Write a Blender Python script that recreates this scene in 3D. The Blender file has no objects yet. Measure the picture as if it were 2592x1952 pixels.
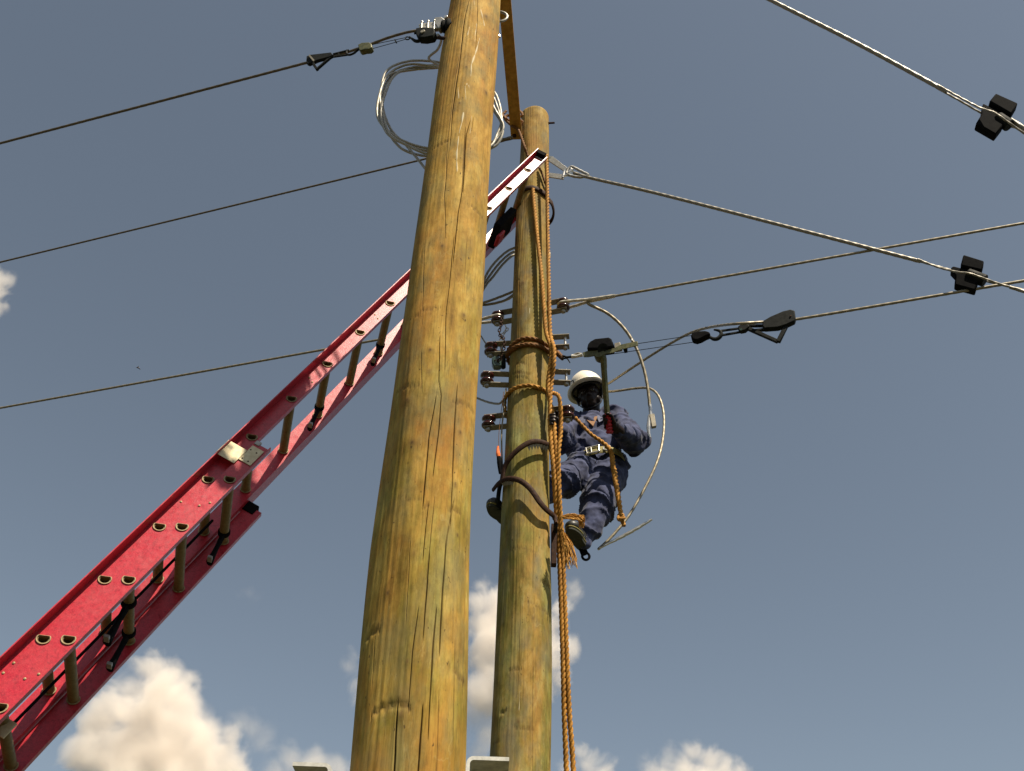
import bpy, bmesh, math, random
import numpy as np
from mathutils import Vector, Matrix, noise as mnoise

random.seed(7)
rng = np.random.default_rng(7)
SC = bpy.context.scene
COL = SC.collection

# ------------------------------------------------------------------ camera
F = 2500.0                       # focal length in pixels of the 2592 wide photograph
CAMZ = 1.55
_up = np.array([1410 - 1296, 976 + 2200, -F]); _up = _up / np.linalg.norm(_up)
_fw = np.array([0, 0, -1.0]) - _up * (-_up[2]); _fw = _fw / np.linalg.norm(_fw)
RC = np.array([np.cross(_fw, _up), _fw, _up])        # camera axes -> world axes
CAM = np.array([0, 0, CAMZ])
cd = bpy.data.cameras.new('camera'); cam = bpy.data.objects.new('camera', cd); COL.objects.link(cam)
cd.sensor_fit = 'HORIZONTAL'; cd.sensor_width = 36; cd.lens = F * 36 / 2592
cd.clip_start = 0.05; cd.clip_end = 20000
M = Matrix.Identity(4)
for i in range(3):
    for j in range(3):
        M[i][j] = RC[i][j]
    M[i][3] = CAM[i]
cam.matrix_world = M
SC.camera = cam

# ------------------------------------------------------------------ sky, sun, exposure
SUN_EL, SUN_AZ = math.radians(60), math.radians(-49)          # direction towards the sun
sun_dir = np.array([math.cos(SUN_EL) * math.cos(SUN_AZ), math.cos(SUN_EL) * math.sin(SUN_AZ), math.sin(SUN_EL)])
w = bpy.data.worlds.new('World'); SC.world = w; w.use_nodes = True
nt = w.node_tree; nt.nodes.clear()
sky = nt.nodes.new('ShaderNodeTexSky'); sky.sky_type = 'NISHITA'; sky.sun_disc = False
sky.sun_elevation = SUN_EL; sky.sun_rotation = math.pi / 2 - SUN_AZ
sky.altitude = 200; sky.air_density = 1.0; sky.dust_density = 1.2; sky.ozone_density = 1.5
hs = nt.nodes.new('ShaderNodeHueSaturation'); hs.inputs['Saturation'].default_value = 0.64; hs.inputs['Hue'].default_value = 0.487
bg = nt.nodes.new('ShaderNodeBackground'); bg.inputs[1].default_value = 0.057
wo = nt.nodes.new('ShaderNodeOutputWorld')
nt.links.new(sky.outputs[0], hs.inputs['Color']); nt.links.new(hs.outputs[0], bg.inputs[0]); nt.links.new(bg.outputs[0], wo.inputs[0])
sl = bpy.data.lights.new('sun', 'SUN'); sl.energy = 5.0; sl.angle = math.radians(0.53); sl.color = (1.0, 0.89, 0.72)
so = bpy.data.objects.new('sun', sl); COL.objects.link(so)
so.rotation_euler = Vector(sun_dir).to_track_quat('Z', 'Y').to_euler(); so.location = (3, -4, 12)
SC.view_settings.view_transform = 'Standard'; SC.view_settings.look = 'None'
SC.view_settings.exposure = 0.70; SC.view_settings.gamma = 1.0; SC.view_settings.use_curve_mapping = False
cy = SC.cycles
cy.use_denoising = True
cy.max_bounces = 12; cy.volume_bounces = 10; cy.diffuse_bounces = 2; cy.glossy_bounces = 3; cy.transparent_max_bounces = 8
cy.caustics_reflective = False; cy.caustics_refractive = False

# ------------------------------------------------------------------ measuring helpers
def ray(x, y):
    return RC @ np.array([(x - 1296) / F, -(y - 976) / F, -1.0])
def P(x, y, Y):                  # the point at distance Y north of the camera seen at photo pixel x, y
    d = ray(x, y); return CAM + d * (Y / d[1])
def Pz(x, y, z):
    d = ray(x, y); return CAM + d * ((z - CAMZ) / d[2])
def Pp(x, y, p0, n):             # the point on the plane p0, n
    d = ray(x, y); return CAM + d * (np.dot(np.array(p0) - CAM, n) / np.dot(d, n))
def dep(p):
    return -(RC.T @ (np.array(p) - CAM))[2]
def unit(v):
    v = np.array(v, float); return v / np.linalg.norm(v)
def az(a):
    a = math.radians(a); return np.array([math.cos(a), math.sin(a), 0.0])
Z = np.array([0, 0, 1.0])

# ------------------------------------------------------------------ materials
MATS = {}
def newmat(name):
    m = bpy.data.materials.new(name); m.use_nodes = True
    MATS[name] = m
    t = m.node_tree
    return m, t, t.nodes['Principled BSDF']
def N(t, kind, **kw):
    n = t.nodes.new(kind)
    for k, v in kw.items():
        if k.startswith('i_'):
            key = k[2:]
            key = int(key) if key.isdigit() else key.replace('_', ' ')
            n.inputs[key].default_value = v
        else:
            setattr(n, k, v)
    return n
def ramp(t, stops, fac=None):
    r = t.nodes.new('ShaderNodeValToRGB')
    el = r.color_ramp.elements
    while len(el) < len(stops): el.new(0.5)
    for e, (p, c) in zip(el, stops):
        e.position = p; e.color = (c, c, c, 1) if isinstance(c, (int, float)) else (*c, 1)
    if fac is not None: t.links.new(fac, r.inputs[0])
    return r
def noise(t, vec, scale, detail=4, rough=0.55, dist=0.0):
    n = N(t, 'ShaderNodeTexNoise'); n.inputs['Scale'].default_value = scale; n.inputs['Detail'].default_value = detail
    n.inputs['Roughness'].default_value = rough; n.inputs['Distortion'].default_value = dist
    if vec is not None: t.links.new(vec, n.inputs['Vector'])
    return n.outputs['Fac']
def mix(t, fac, a, b, blend='MIX'):
    n = t.nodes.new('ShaderNodeMix'); n.data_type = 'RGBA'; n.blend_type = blend
    for s, v in ((n.inputs[0], fac), (n.inputs[6], a), (n.inputs[7], b)):
        if hasattr(v, 'is_output'): t.links.new(v, s)
        elif isinstance(v, (int, float)): s.default_value = v
        else: s.default_value = (*v, 1)
    return n.outputs[2]
def mapping(t, scale, src='Object', loc=(0, 0, 0)):
    c = t.nodes.new('ShaderNodeTexCoord'); m = t.nodes.new('ShaderNodeMapping')
    m.inputs['Scale'].default_value = scale; m.inputs['Location'].default_value = loc
    t.links.new(c.outputs[src], m.inputs[0]); return m.outputs[0]
def bump(t, b, h, strength, dist):
    n = N(t, 'ShaderNodeBump'); n.inputs['Strength'].default_value = strength; n.inputs['Distance'].default_value = dist
    t.links.new(h, n.inputs['Height']); t.links.new(n.outputs[0], b.inputs['Normal'])
def simple(name, c1, c2, rough=0.5, metal=0.0, scale=30, r2=None, bumpd=0.0, spec=0.5, detail=5, lo=0.35, hi=0.7, sheen=0.0):
    m, t, b = newmat(name)
    v = mapping(t, (1, 1, 1)); f = noise(t, v, scale, detail, 0.6)
    r = ramp(t, [(lo, c1), (hi, c2)], f); t.links.new(r.outputs[0], b.inputs['Base Color'])
    b.inputs['Roughness'].default_value = rough; b.inputs['Metallic'].default_value = metal
    b.inputs['Specular IOR Level'].default_value = spec
    if sheen: b.inputs['Sheen Weight'].default_value = sheen
    if r2 is not None:
        rr = ramp(t, [(0.3, rough), (0.7, r2)], noise(t, v, scale * 0.6, 4)); t.links.new(rr.outputs[0], b.inputs['Roughness'])
    if bumpd: bump(t, b, noise(t, v, scale * 1.7, 4), 1.0, bumpd)
    return m

def wood_pole(name, green_lo, green_hi, gmin, gmax, tint, seed):
    m, t, b = newmat(name)
    L = t.links.new
    vs = mapping(t, (1, 1, 0.34), loc=(seed, seed * .7, 0))        # stretched along the grain
    vf = mapping(t, (1, 1, 0.035), loc=(seed, 0, 0))
    vo = mapping(t, (1, 1, 0.40), loc=(0, seed, seed))
    base = ramp(t, [(0.30, (0.26, 0.120, 0.009)), (0.5, (0.43, 0.222, 0.020)), (0.72, (0.60, 0.365, 0.068))], noise(t, vs, 11, 8, 0.66, .5)).outputs[0]
    streak = ramp(t, [(0.30, 0.86), (0.5, 1.0), (0.7, 1.05)], noise(t, vf, 80, 5, 0.62)).outputs[0]
    c = mix(t, 0.8, base, streak, 'MULTIPLY')
    c = mix(t, 1.0, c, tint, 'MULTIPLY')
    # orange bleeding
    on = ramp(t, [(0.50, 0.0), (0.70, 0.8)], noise(t, vs, 4.5, 6, 0.62, .6)).outputs[0]
    c = mix(t, on, c, tuple(x * y for x, y in zip((0.37, 0.135, 0.007), tint)))
    # preservative: green stain, stronger near the butt
    co = t.nodes.new('ShaderNodeTexCoord'); sp = t.nodes.new('ShaderNodeSeparateXYZ'); L(co.outputs['Object'], sp.inputs[0])
    mr = N(t, 'ShaderNodeMapRange'); mr.inputs[1].default_value = green_lo; mr.inputs[2].default_value = green_hi
    mr.inputs[3].default_value = gmax; mr.inputs[4].default_value = gmin; L(sp.outputs[2], mr.inputs[0])
    gn = ramp(t, [(0.34, 0.1), (0.60, 1.0)], noise(t, vo, 6.5, 7, 0.66, .3)).outputs[0]
    gm = N(t, 'ShaderNodeMath', operation='MULTIPLY'); L(gn, gm.inputs[0]); L(mr.outputs[0], gm.inputs[1])
    c = mix(t, gm.outputs[0], c, mix(t, 1.0, c, (0.52, 0.80, 0.85), 'MULTIPLY'))
    # grey weathered patches
    wn = ramp(t, [(0.48, 0.0), (0.68, 0.8)], noise(t, vo, 9, 6, 0.65)).outputs[0]
    c = mix(t, wn, c, tuple(x * y for x, y in zip((0.185, 0.148, 0.050), tint)))
    # pale scuffs and scratch lines
    pn = ramp(t, [(0.60, 0.0), (0.72, 0.5)], noise(t, vs, 30, 6, 0.7)).outputs[0]
    c = mix(t, pn, c, (0.46, 0.33, 0.085))
    ln_ = ramp(t, [(0.490, 0.0), (0.5, 0.18), (0.510, 0.0)], noise(t, mapping(t, (1, 1, .33), loc=(seed, 2, 5)), 7, 3, 0.6, 1.2)).outputs[0]
    lm = N(t, 'ShaderNodeMath', operation='MULTIPLY'); L(ln_, lm.inputs[0]); L(ramp(t, [(0.5, 0.0), (0.6, 1.0)], noise(t, vo, 14, 3)).outputs[0], lm.inputs[1])
    c = mix(t, lm.outputs[0], c, (0.50, 0.41, 0.16))
    gr_ = ramp(t, [(0.30, 0.66), (0.48, 1.0), (0.70, 1.10)], noise(t, mapping(t, (1, 1, .06), loc=(seed, 1, 2)), 210, 4, .7)).outputs[0]
    c = mix(t, .8, c, gr_, 'MULTIPLY')
    mo_ = ramp(t, [(0.32, 0.70), (0.5, 1.0), (0.68, 1.14)], noise(t, mapping(t, (1, 1, .7), loc=(2, seed, 1)), 26, 7, .72)).outputs[0]
    c = mix(t, .8, c, mo_, 'MULTIPLY')
    # dark flecks
    fl = ramp(t, [(0.69, 0.0), (0.74, 0.85)], noise(t, mapping(t, (1, 1, .55)), 75, 3, 0.5)).outputs[0]
    c = mix(t, fl, c, (0.055, 0.032, 0.012))
    for att, colr, s in (('knot', (0.13, 0.075, 0.022), 0.7), ('resin', (0.70, 0.62, 0.42), 0.8), ('crack', (0.070, 0.035, 0.012), 0.9)):
        a = N(t, 'ShaderNodeAttribute', attribute_name=att)
        g = N(t, 'ShaderNodeMath', operation='MULTIPLY'); g.inputs[1].default_value = s; L(a.outputs['Fac'], g.inputs[0])
        c = mix(t, g.outputs[0], c, colr)
    hv = N(t, 'ShaderNodeHueSaturation'); hv.inputs['Saturation'].default_value = .93; hv.inputs['Value'].default_value = 1.06; L(c, hv.inputs['Color']); c = hv.outputs[0]
    L(c, b.inputs['Base Color'])
    b.inputs['Roughness'].default_value = 0.8; b.inputs['Specular IOR Level'].default_value = 0.12
    h = mix(t, 0.5, noise(t, vf, 120, 6, 0.65), noise(t, vs, 40, 5))
    bump(t, b, h, 0.8, 0.003)
    return m
wood_pole('wood_front', 2.5, 6.2, 0.10, 1.0, (1.0, 1.0, 1.0), 3.0)
wood_pole('wood_rear', 4.0, 8.4, 0.25, 1.05, (0.80, 0.88, 1.45), 11.0)

def rope_mat(name, c1, c2, c3):
    m, t, b = newmat(name)
    v = mapping(t, (1, 1, 1))
    c = ramp(t, [(0.3, c1), (0.55, c2), (0.75, c3)], noise(t, v, 160, 4, 0.6)).outputs[0]
    c = mix(t, ramp(t, [(0.4, 0.0), (0.7, 0.6)], noise(t, v, 9, 4)).outputs[0], c, tuple(x * .5 for x in c1))
    t.links.new(c, b.inputs['Base Color']); b.inputs['Roughness'].default_value = 0.75; b.inputs['Specular IOR Level'].default_value = .25
    bump(t, b, noise(t, v, 420, 3), 0.6, 0.002)
rope_mat('rope', (0.27, 0.11, 0.014), (0.48, 0.225, 0.03), (0.72, 0.47, 0.15))
rope_mat('rope_brown', (0.11, 0.045, 0.012), (0.21, 0.09, 0.02), (0.34, 0.17, 0.05))
simple('fray', (0.400, 0.176, 0.024), (0.600, 0.336, 0.064), 0.8, scale=60)

def grp_mat():                     # pultruded red fibreglass: fine mottled fibre, chalky wear
    m, t, b = newmat('fibreglass')
    L = t.links.new
    v = mapping(t, (1, 1, 1))
    c = ramp(t, [(0.30, (0.33, 0.008, 0.022)), (0.55, (0.46, 0.020, 0.038)), (0.75, (0.54, 0.055, 0.055))], noise(t, v, 260, 4, 0.7)).outputs[0]
    c = mix(t, ramp(t, [(0.45, 0.0), (0.75, 0.4)], noise(t, v, 7, 5)).outputs[0], c, (0.42, 0.047, 0.047))
    sc = ramp(t, [(0.70, 0.0), (0.76, 0.4)], noise(t, mapping(t, (1, 8, 1)), 38, 5, 0.7)).outputs[0]
    c = mix(t, sc, c, (0.47, 0.16, 0.12))
    c = mix(t, .9, c, ramp(t, [(0.32, 0.62), (0.5, 1.0), (0.68, 1.12)], noise(t, v, 70, 6, .7)).outputs[0], 'MULTIPLY')
    c = mix(t, ramp(t, [(0.60, 0.0), (0.72, .30)], noise(t, mapping(t, (1, 1, .4)), 16, 6, .7)).outputs[0], c, (0.16, 0.025, 0.025))
    L(c, b.inputs['Base Color'])
    L(ramp(t, [(0.3, 0.27), (0.7, 0.40)], noise(t, v, 45, 4)).outputs[0], b.inputs['Roughness'])
    b.inputs['Specular IOR Level'].default_value = 0.55
    bump(t, b, noise(t, v, 300, 3), 0.35, 0.0012)
grp_mat()
simple('rung_metal', (0.1620, 0.1080, 0.0403), (0.2484, 0.1778, 0.0756), 0.5, 0.15, 60, r2=.65)
simple('collar_metal', (0.25, 0.19, 0.10), (0.40, 0.32, 0.18), 0.6, 0.2, 90, spec=.3)
simple('steel_plate', (0.480, 0.400, 0.240), (0.624, 0.544, 0.352), 0.42, 0.35, 40, r2=.6)
simple('galvanised', (0.260, 0.254, 0.229), (0.384, 0.372, 0.335), 0.42, 0.55, 55, r2=.6, bumpd=.0006)
simple('galvanised_dull', (0.459, 0.445, 0.394), (0.765, 0.739, 0.663), 0.55, 0.35, 35, r2=.7, bumpd=.0008)
simple('strap_steel', (0.2040, 0.1800, 0.1320), (0.3000, 0.2704, 0.2040), 0.5, 0.3, 40, r2=.65)
simple('bright_steel', (0.5950, 0.5780, 0.5270), (0.7225, 0.6970, 0.6460), 0.28, 0.8, 60)
simple('aluminium', (0.442, 0.399, 0.315), (0.612, 0.570, 0.476), 0.38, 0.45, 120, r2=.55)
simple('coil_wire', (0.30, 0.28, 0.23), (0.46, 0.43, 0.36), 0.45, 0.35, 120, r2=.6)
simple('conductor', (0.187, 0.158, 0.101), (0.317, 0.274, 0.194), 0.42, 0.4, 140, r2=.6)
simple('stay_steel', (0.17, 0.155, 0.12), (0.31, 0.285, 0.23), 0.38, 0.45, 150, r2=.55)
simple('conductor_dark', (0.09, 0.07, 0.045), (0.18, 0.14, 0.09), 0.5, 0.3, 140)
simple('rusty_iron', (0.020, 0.009, 0.005), (0.060, 0.027, 0.014), 0.65, 0.0, 70, r2=.8, bumpd=.0008, spec=.15)
simple('black_iron', (0.006, 0.007, 0.007), (0.018, 0.020, 0.017), 0.6, 0.0, 60, r2=.8, spec=.10)
simple('black_rubber', (0.004, 0.004, 0.005), (0.010, 0.010, 0.010), 0.85, 0.0, 60, spec=.04)
simple('porcelain_brown', (0.032, 0.007, 0.006), (0.077, 0.018, 0.013), 0.16, 0.0, 25, spec=.6)
simple('olive_paint', (0.049, 0.056, 0.017), (0.143, 0.135, 0.053), 0.45, 0.25, 60, r2=.6)
simple('red_grip', (0.30, 0.008, 0.018), (0.50, 0.02, 0.035), 0.45, 0.0, 50)
simple('tool_orange', (0.70, 0.13, 0.02), (0.85, 0.20, 0.03), 0.4, 0.0, 50)
simple('tool_tan', (0.2205, 0.1050, 0.0420), (0.2730, 0.1421, 0.0630), 0.8, 0.0, 50)
simple('ochre_tie', (0.3600, 0.1800, 0.0324), (0.6048, 0.3312, 0.0720), 0.7, 0.0, 22, r2=.8, bumpd=.001)
simple('denim', (0.0051, 0.0093, 0.0408), (0.0425, 0.0544, 0.1275), 0.9, 0.0, 11, sheen=.1, bumpd=.0012, lo=.40, hi=.62)  # navy cloth; pale and dark blotches paint lit and shaded folds into its colour
simple('shirt', (0.0622, 0.0675, 0.1155), (0.0960, 0.1057, 0.1583), 0.85, 0.0, 30)
simple('skin', (0.0080, 0.0040, 0.0024), (0.0184, 0.0080, 0.0048), 0.42, 0.0, 40, spec=.2)
simple('helmet_shell', (0.84, 0.76, 0.62), (0.90, 0.83, 0.70), 0.30, 0.0, 14)
simple('helmet_lining', (0.010, 0.010, 0.012), (0.02, 0.02, 0.022), 0.8)
simple('belt_web', (0.160, 0.132, 0.028), (0.256, 0.216, 0.056), 0.7, 0.0, 90)
simple('boot_leather', (0.010, 0.010, 0.009), (0.030, 0.028, 0.020), 0.45, 0.0, 40)
simple('boot_sole', (0.020, 0.022, 0.012), (0.045, 0.045, 0.026), 0.8, 0.0, 60)
simple('eye_white', (0.113, 0.105, 0.095), (0.125, 0.117, 0.105), 0.3)
simple('glass_green', (0.03, 0.055, 0.045), (0.06, 0.09, 0.075), 0.2, 0.0, 25)
simple('feather_dark', (0.05, 0.03, 0.028), (0.09, 0.06, 0.05), 0.8)
simple('feather_pale', (0.60, 0.57, 0.52), (0.72, 0.68, 0.62), 0.8)

def ground_mat():
    m, t, b = newmat('dry_ground')
    v = mapping(t, (1, 1, 1))
    c = ramp(t, [(0.35, (0.030, 0.038, 0.016)), (0.55, (0.055, 0.052, 0.028)), (0.75, (0.10, 0.08, 0.05))], noise(t, v, 0.35, 8, 0.65)).outputs[0]
    c = mix(t, 0.6, c, ramp(t, [(0.3, 0.6), (0.7, 1.2)], noise(t, v, 14, 6, 0.7)).outputs[0], 'MULTIPLY')
    t.links.new(c, b.inputs['Base Color']); b.inputs['Roughness'].default_value = .95
    bump(t, b, noise(t, v, 22, 6), 1.0, 0.02)
ground_mat()

# ------------------------------------------------------------------ mesh helpers
def catmull(pts, step, closed=False):
    p = np.array(pts, float); n = len(p)
    if n == 2:
        k = max(2, int(np.linalg.norm(p[1] - p[0]) / step) + 1)
        return p[0] + (p[1] - p[0]) * np.linspace(0, 1, k)[:, None]
    out = []
    rngk = range(n) if closed else range(n - 1)
    for i in rngk:
        p1, p2 = p[i % n], p[(i + 1) % n]
        p0 = p[(i - 1) % n] if (closed or i > 0) else 2 * p1 - p2
        p3 = p[(i + 2) % n] if (closed or i < n - 2) else 2 * p2 - p1
        k = max(2, int(np.linalg.norm(p2 - p1) / step) + 1)
        s = np.linspace(0, 1, k, endpoint=False)[:, None]
        out.append(0.5 * ((2 * p1) + (p2 - p0) * s + (2 * p0 - 5 * p1 + 4 * p2 - p3) * s ** 2 + (3 * p1 - p0 - 3 * p2 + p3) * s ** 3))
    r = np.vstack(out)
    return r if closed else np.vstack([r, p[-1:]])

class MB:
    def __init__(s): s.v = []; s.f = []; s.n = 0
    def add(s, v, f):
        v = np.asarray(v, float); s.v.append(v); s.f += [tuple(int(i) + s.n for i in q) for q in f]; s.n += len(v); return s
    def tube(s, pts, r, sides=8, step=None, lobes=0, pitch=0.09, amp=0.16, closed=False, caps=True, flat=1.0, flat_dir=None):
        if step: pts = catmull(pts, step, closed)
        p = np.array(pts, float); n = len(p)
        if closed: tg = np.roll(p, -1, 0) - np.roll(p, 1, 0)
        else:
            tg = np.gradient(p, axis=0)
        tg /= np.maximum(np.linalg.norm(tg, axis=1)[:, None], 1e-9)
        if flat_dir is not None: a = np.array(flat_dir, float)
        else: a = np.array([0, 0, 1.0]) if abs(tg[0][2]) < .9 else np.array([1.0, 0, 0])
        a = a - tg[0] * a.dot(tg[0]); a /= np.linalg.norm(a)
        A = np.zeros((n, 3)); A[0] = a
        for i in range(1, n):
            b = (np.array(flat_dir, float) if flat_dir is not None else A[i - 1])
            b = b - tg[i] * b.dot(tg[i]); l = np.linalg.norm(b); A[i] = b / l if l > 1e-6 else A[i - 1]
        B = np.cross(tg, A)
        d = np.r_[0, np.cumsum(np.linalg.norm(np.diff(p, axis=0), axis=1))]
        ph = np.arange(sides) * 2 * math.pi / sides
        rr = np.full(n, r) if np.isscalar(r) else np.interp(np.linspace(0, 1, n), np.linspace(0, 1, len(r)), r)
        R = rr[:, None] * np.ones(sides)[None, :]
        if lobes:
            R = R * (1 + amp * np.abs(np.cos(0.5 * (lobes * ph[None, :] - 2 * math.pi * d[:, None] / pitch))) - amp * .5)
        V = p[:, None, :] + A[:, None, :] * (R * np.cos(ph))[:, :, None] * flat + B[:, None, :] * (R * np.sin(ph))[:, :, None]
        f = []
        m = n if closed else n - 1
        for i in range(m):
            a0, b0 = i * sides, ((i + 1) % n) * sides
            for j in range(sides):
                k = (j + 1) % sides
                f.append((a0 + j, a0 + k, b0 + k, b0 + j))
        if caps and not closed:
            f.append(tuple(reversed(range(sides)))); f.append(tuple(range((n - 1) * sides, n * sides)))
        return s.add(V.reshape(-1, 3), f)
    def cyl(s, a, b, r, r2=None, sides=14):
        a = np.array(a, float); b = np.array(b, float)
        return s.tube([a, b], [r, r if r2 is None else r2], sides)
    def lathe(s, a, axis, prof, sides=20):            # prof: (distance along axis, radius)
        axis = unit(axis); a = np.array(a, float)
        x = np.cross(axis, [1, 0, 0] if abs(axis[0]) < .8 else [0, 1, 0]); x = unit(x); y = np.cross(axis, x)
        ph = np.arange(sides) * 2 * math.pi / sides
        V = []
        for h, r in prof:
            V.append(a + axis * h + (x * np.cos(ph)[:, None] + y * np.sin(ph)[:, None]) * max(r, 1e-4))
        f = []
        for i in range(len(prof) - 1):
            for j in range(sides):
                k = (j + 1) % sides
                f.append((i * sides + j, i * sides + k, (i + 1) * sides + k, (i + 1) * sides + j))
        f.append(tuple(reversed(range(sides)))); f.append(tuple(range((len(prof) - 1) * sides, len(prof) * sides)))
        return s.add(np.vstack(V), f)
    def box(s, c, ex, ey, ez):                        # half-extent vectors; a small chamfer on all edges comes from the bevel below
        c = np.array(c, float); ex, ey, ez = (np.array(e, float) for e in (ex, ey, ez))
        V = [c + a * ex + b * ey + d * ez for a in (-1, 1) for b in (-1, 1) for d in (-1, 1)]
        f = [(0, 1, 3, 2), (4, 6, 7, 5), (0, 4, 5, 1), (2, 3, 7, 6), (0, 2, 6, 4), (1, 5, 7, 3)]
        if np.dot(np.cross(ex, ey), ez) < 0: f = [tuple(reversed(q)) for q in f]
        return s.add(V, f)
    def prism(s, poly, w):                            # poly: points in a plane, extruded by +-w/2
        p = np.array(poly, float); w = np.array(w, float); n = len(p)
        nn = np.zeros(3)
        for i in range(n): nn += np.cross(p[i] - p[0], p[(i + 1) % n] - p[0])
        if nn.dot(w) < 0: p = p[::-1]
        V = np.vstack([p - w / 2, p + w / 2])
        f = [tuple(reversed(range(n))), tuple(range(n, 2 * n))]
        for i in range(n):
            k = (i + 1) % n; f.append((i, k, n + k, n + i))
        return s.add(V, f)
    def sphere(s, c, r, axes=None, seg=14, rings=9):
        c = np.array(c, float)
        R = np.eye(3) if axes is None else np.array(axes, float).T
        rr = np.array([r, r, r], float) if np.isscalar(r) else np.array(r, float)
        V = [c + R @ (rr * np.array([0, 0, 1.0]))]
        for i in range(1, rings):
            th = math.pi * i / rings
            for j in range(seg):
                ph = 2 * math.pi * j / seg
                V.append(c + R @ (rr * np.array([math.sin(th) * math.cos(ph), math.sin(th) * math.sin(ph), math.cos(th)])))
        V.append(c + R @ (rr * np.array([0, 0, -1.0])))
        f = []
        for j in range(seg): f.append((0, 1 + j, 1 + (j + 1) % seg))
        for i in range(rings - 2):
            for j in range(seg):
                a = 1 + i * seg + j; b = 1 + i * seg + (j + 1) % seg
                f.append((a, a + seg, b + seg, b))
        o = 1 + (rings - 2) * seg; L = len(V) - 1
        for j in range(seg): f.append((L, o + (j + 1) % seg, o + j))
        return s.add(V, f)
    def capsule(s, a, b, r0, r1, sides=14):
        a = np.array(a, float); b = np.array(b, float); u = unit(b - a); L = np.linalg.norm(b - a)
        prof = [(-r0 * math.cos(t), r0 * math.sin(t)) for t in np.linspace(0.12, math.pi / 2, 5)]
        prof += [(L + r1 * math.sin(t), r1 * math.cos(t)) for t in np.linspace(0, math.pi / 2 - .12, 5)]
        return s.lathe(a, u, prof, sides)
    def mesh(s, name, origin=(0, 0, 0)):
        me = bpy.data.meshes.new(name)
        V = np.vstack(s.v) - np.array(origin)
        me.from_pydata([tuple(x) for x in V], [], s.f); me.update()
        return me

def wloc(o):
    p = np.zeros(3)
    while o is not None:
        p += np.array(o.location); o = o.parent
    return p
def tag(o, label=None, cat=None, group=None, kind=None):
    if label: o['label'] = label
    if cat: o['category'] = cat
    if group: o['group'] = group
    if kind: o['kind'] = kind
    return o
def smooth_by_angle(me, deg=35):
    n = len(me.polygons)
    me.polygons.foreach_set('use_smooth', [True] * n)
    try: me.set_sharp_from_angle(angle=math.radians(deg))
    except Exception: pass
def obj(name, mb, mat, parent=None, origin=None, smooth=35, bevel=0.0):
    org = wloc(parent) if parent is not None else (np.zeros(3) if origin is None else np.array(origin, float))
    me = mb.mesh(name, org) if isinstance(mb, MB) else mb
    o = bpy.data.objects.new(name, me); COL.objects.link(o)
    me.materials.append(MATS[mat])
    if bevel:
        md = o.modifiers.new('bevel', 'BEVEL'); md.width = bevel; md.segments = 2; md.limit_method = 'ANGLE'; md.angle_limit = math.radians(40)
    if smooth: smooth_by_angle(me, smooth)
    if parent is not None: o.parent = parent
    elif origin is not None: o.location = origin
    return o
def thing(name, label, cat, loc, group=None):
    o = bpy.data.objects.new(name, None); COL.objects.link(o); o.location = loc; o.empty_display_size = .1
    return tag(o, label, cat, group)
def single(name, mb, mat, label, cat, group=None, smooth=35, bevel=0.0, origin=None):
    V = np.vstack(mb.v); org = origin if origin is not None else np.array([V[:, 0].mean(), V[:, 1].mean(), V[:, 2].min()])
    return tag(obj(name, mb, mat, origin=org, smooth=smooth, bevel=bevel), label, cat, group)
def copy_tree(o, parent=None):
    c = o.copy(); COL.objects.link(c); c.parent = parent
    for ch in list(o.children): copy_tree(ch, c)
    return c
def remesh(o, voxel, disp=None, smooth_it=2):
    """voxel-union the object's mesh into one continuous surface"""
    md = o.modifiers.new('union', 'REMESH'); md.mode = 'VOXEL'; md.voxel_size = voxel; md.use_smooth_shade = True
    if smooth_it:
        sm = o.modifiers.new('smooth', 'SMOOTH'); sm.iterations = smooth_it; sm.factor = .5
    dg = bpy.context.evaluated_depsgraph_get()
    me = bpy.data.meshes.new_from_object(o.evaluated_get(dg))
    o.modifiers.clear(); old = o.data; o.data = me; bpy.data.meshes.remove(old)
    if not me.materials: pass
    if disp:
        n = len(me.vertices); co = np.empty(n * 3); no = np.empty(n * 3)
        me.vertices.foreach_get('co', co); me.vertices.foreach_get('normal', no)
        co = co.reshape(-1, 3); no = no.reshape(-1, 3)
        d = np.array([disp(c) for c in co]); co = co + no * d[:, None]
        me.vertices.foreach_set('co', co.ravel()); me.update()
    me.polygons.foreach_set('use_smooth', [True] * len(me.polygons))
    return me

# ------------------------------------------------------------------ the ground (below the frame)
g = MB().add([(-3000, -3000, 0), (3000, -3000, 0), (3000, 3000, 0), (-3000, 3000, 0)], [(0, 1, 2, 3)])
tag(obj('ground', g, 'dry_ground', smooth=0), kind='structure')

# ------------------------------------------------------------------ wooden poles
class Pole:
    def __init__(s, zs, xs, rs, y): s.zs, s.xs, s.rs, s.y = zs, xs, rs, y
    def x(s, z): return np.interp(z, s.zs, s.xs)
    def r(s, z): return np.interp(z, s.zs, s.rs)
    def hit(s, px, py, off=0.0):
        """where the line of sight through a photo pixel meets the pole (grown by off); beside it: the nearest point of the line"""
        d = ray(px, py); t = s.y / d[1]
        for _ in range(6):
            z = CAMZ + d[2] * t; cx, R = s.x(z), s.r(z) + off
            a = d[0] ** 2 + d[1] ** 2; b = -2 * (d[0] * cx + d[1] * s.y); c = cx ** 2 + s.y ** 2 - R * R
            q = b * b - 4 * a * c
            t = (-b - math.sqrt(q)) / (2 * a) if q > 0 else -b / (2 * a)
        return CAM + d * t
    def ang(s, p):
        return math.atan2(p[1] - s.y, p[0] - s.x(p[2]))

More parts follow.
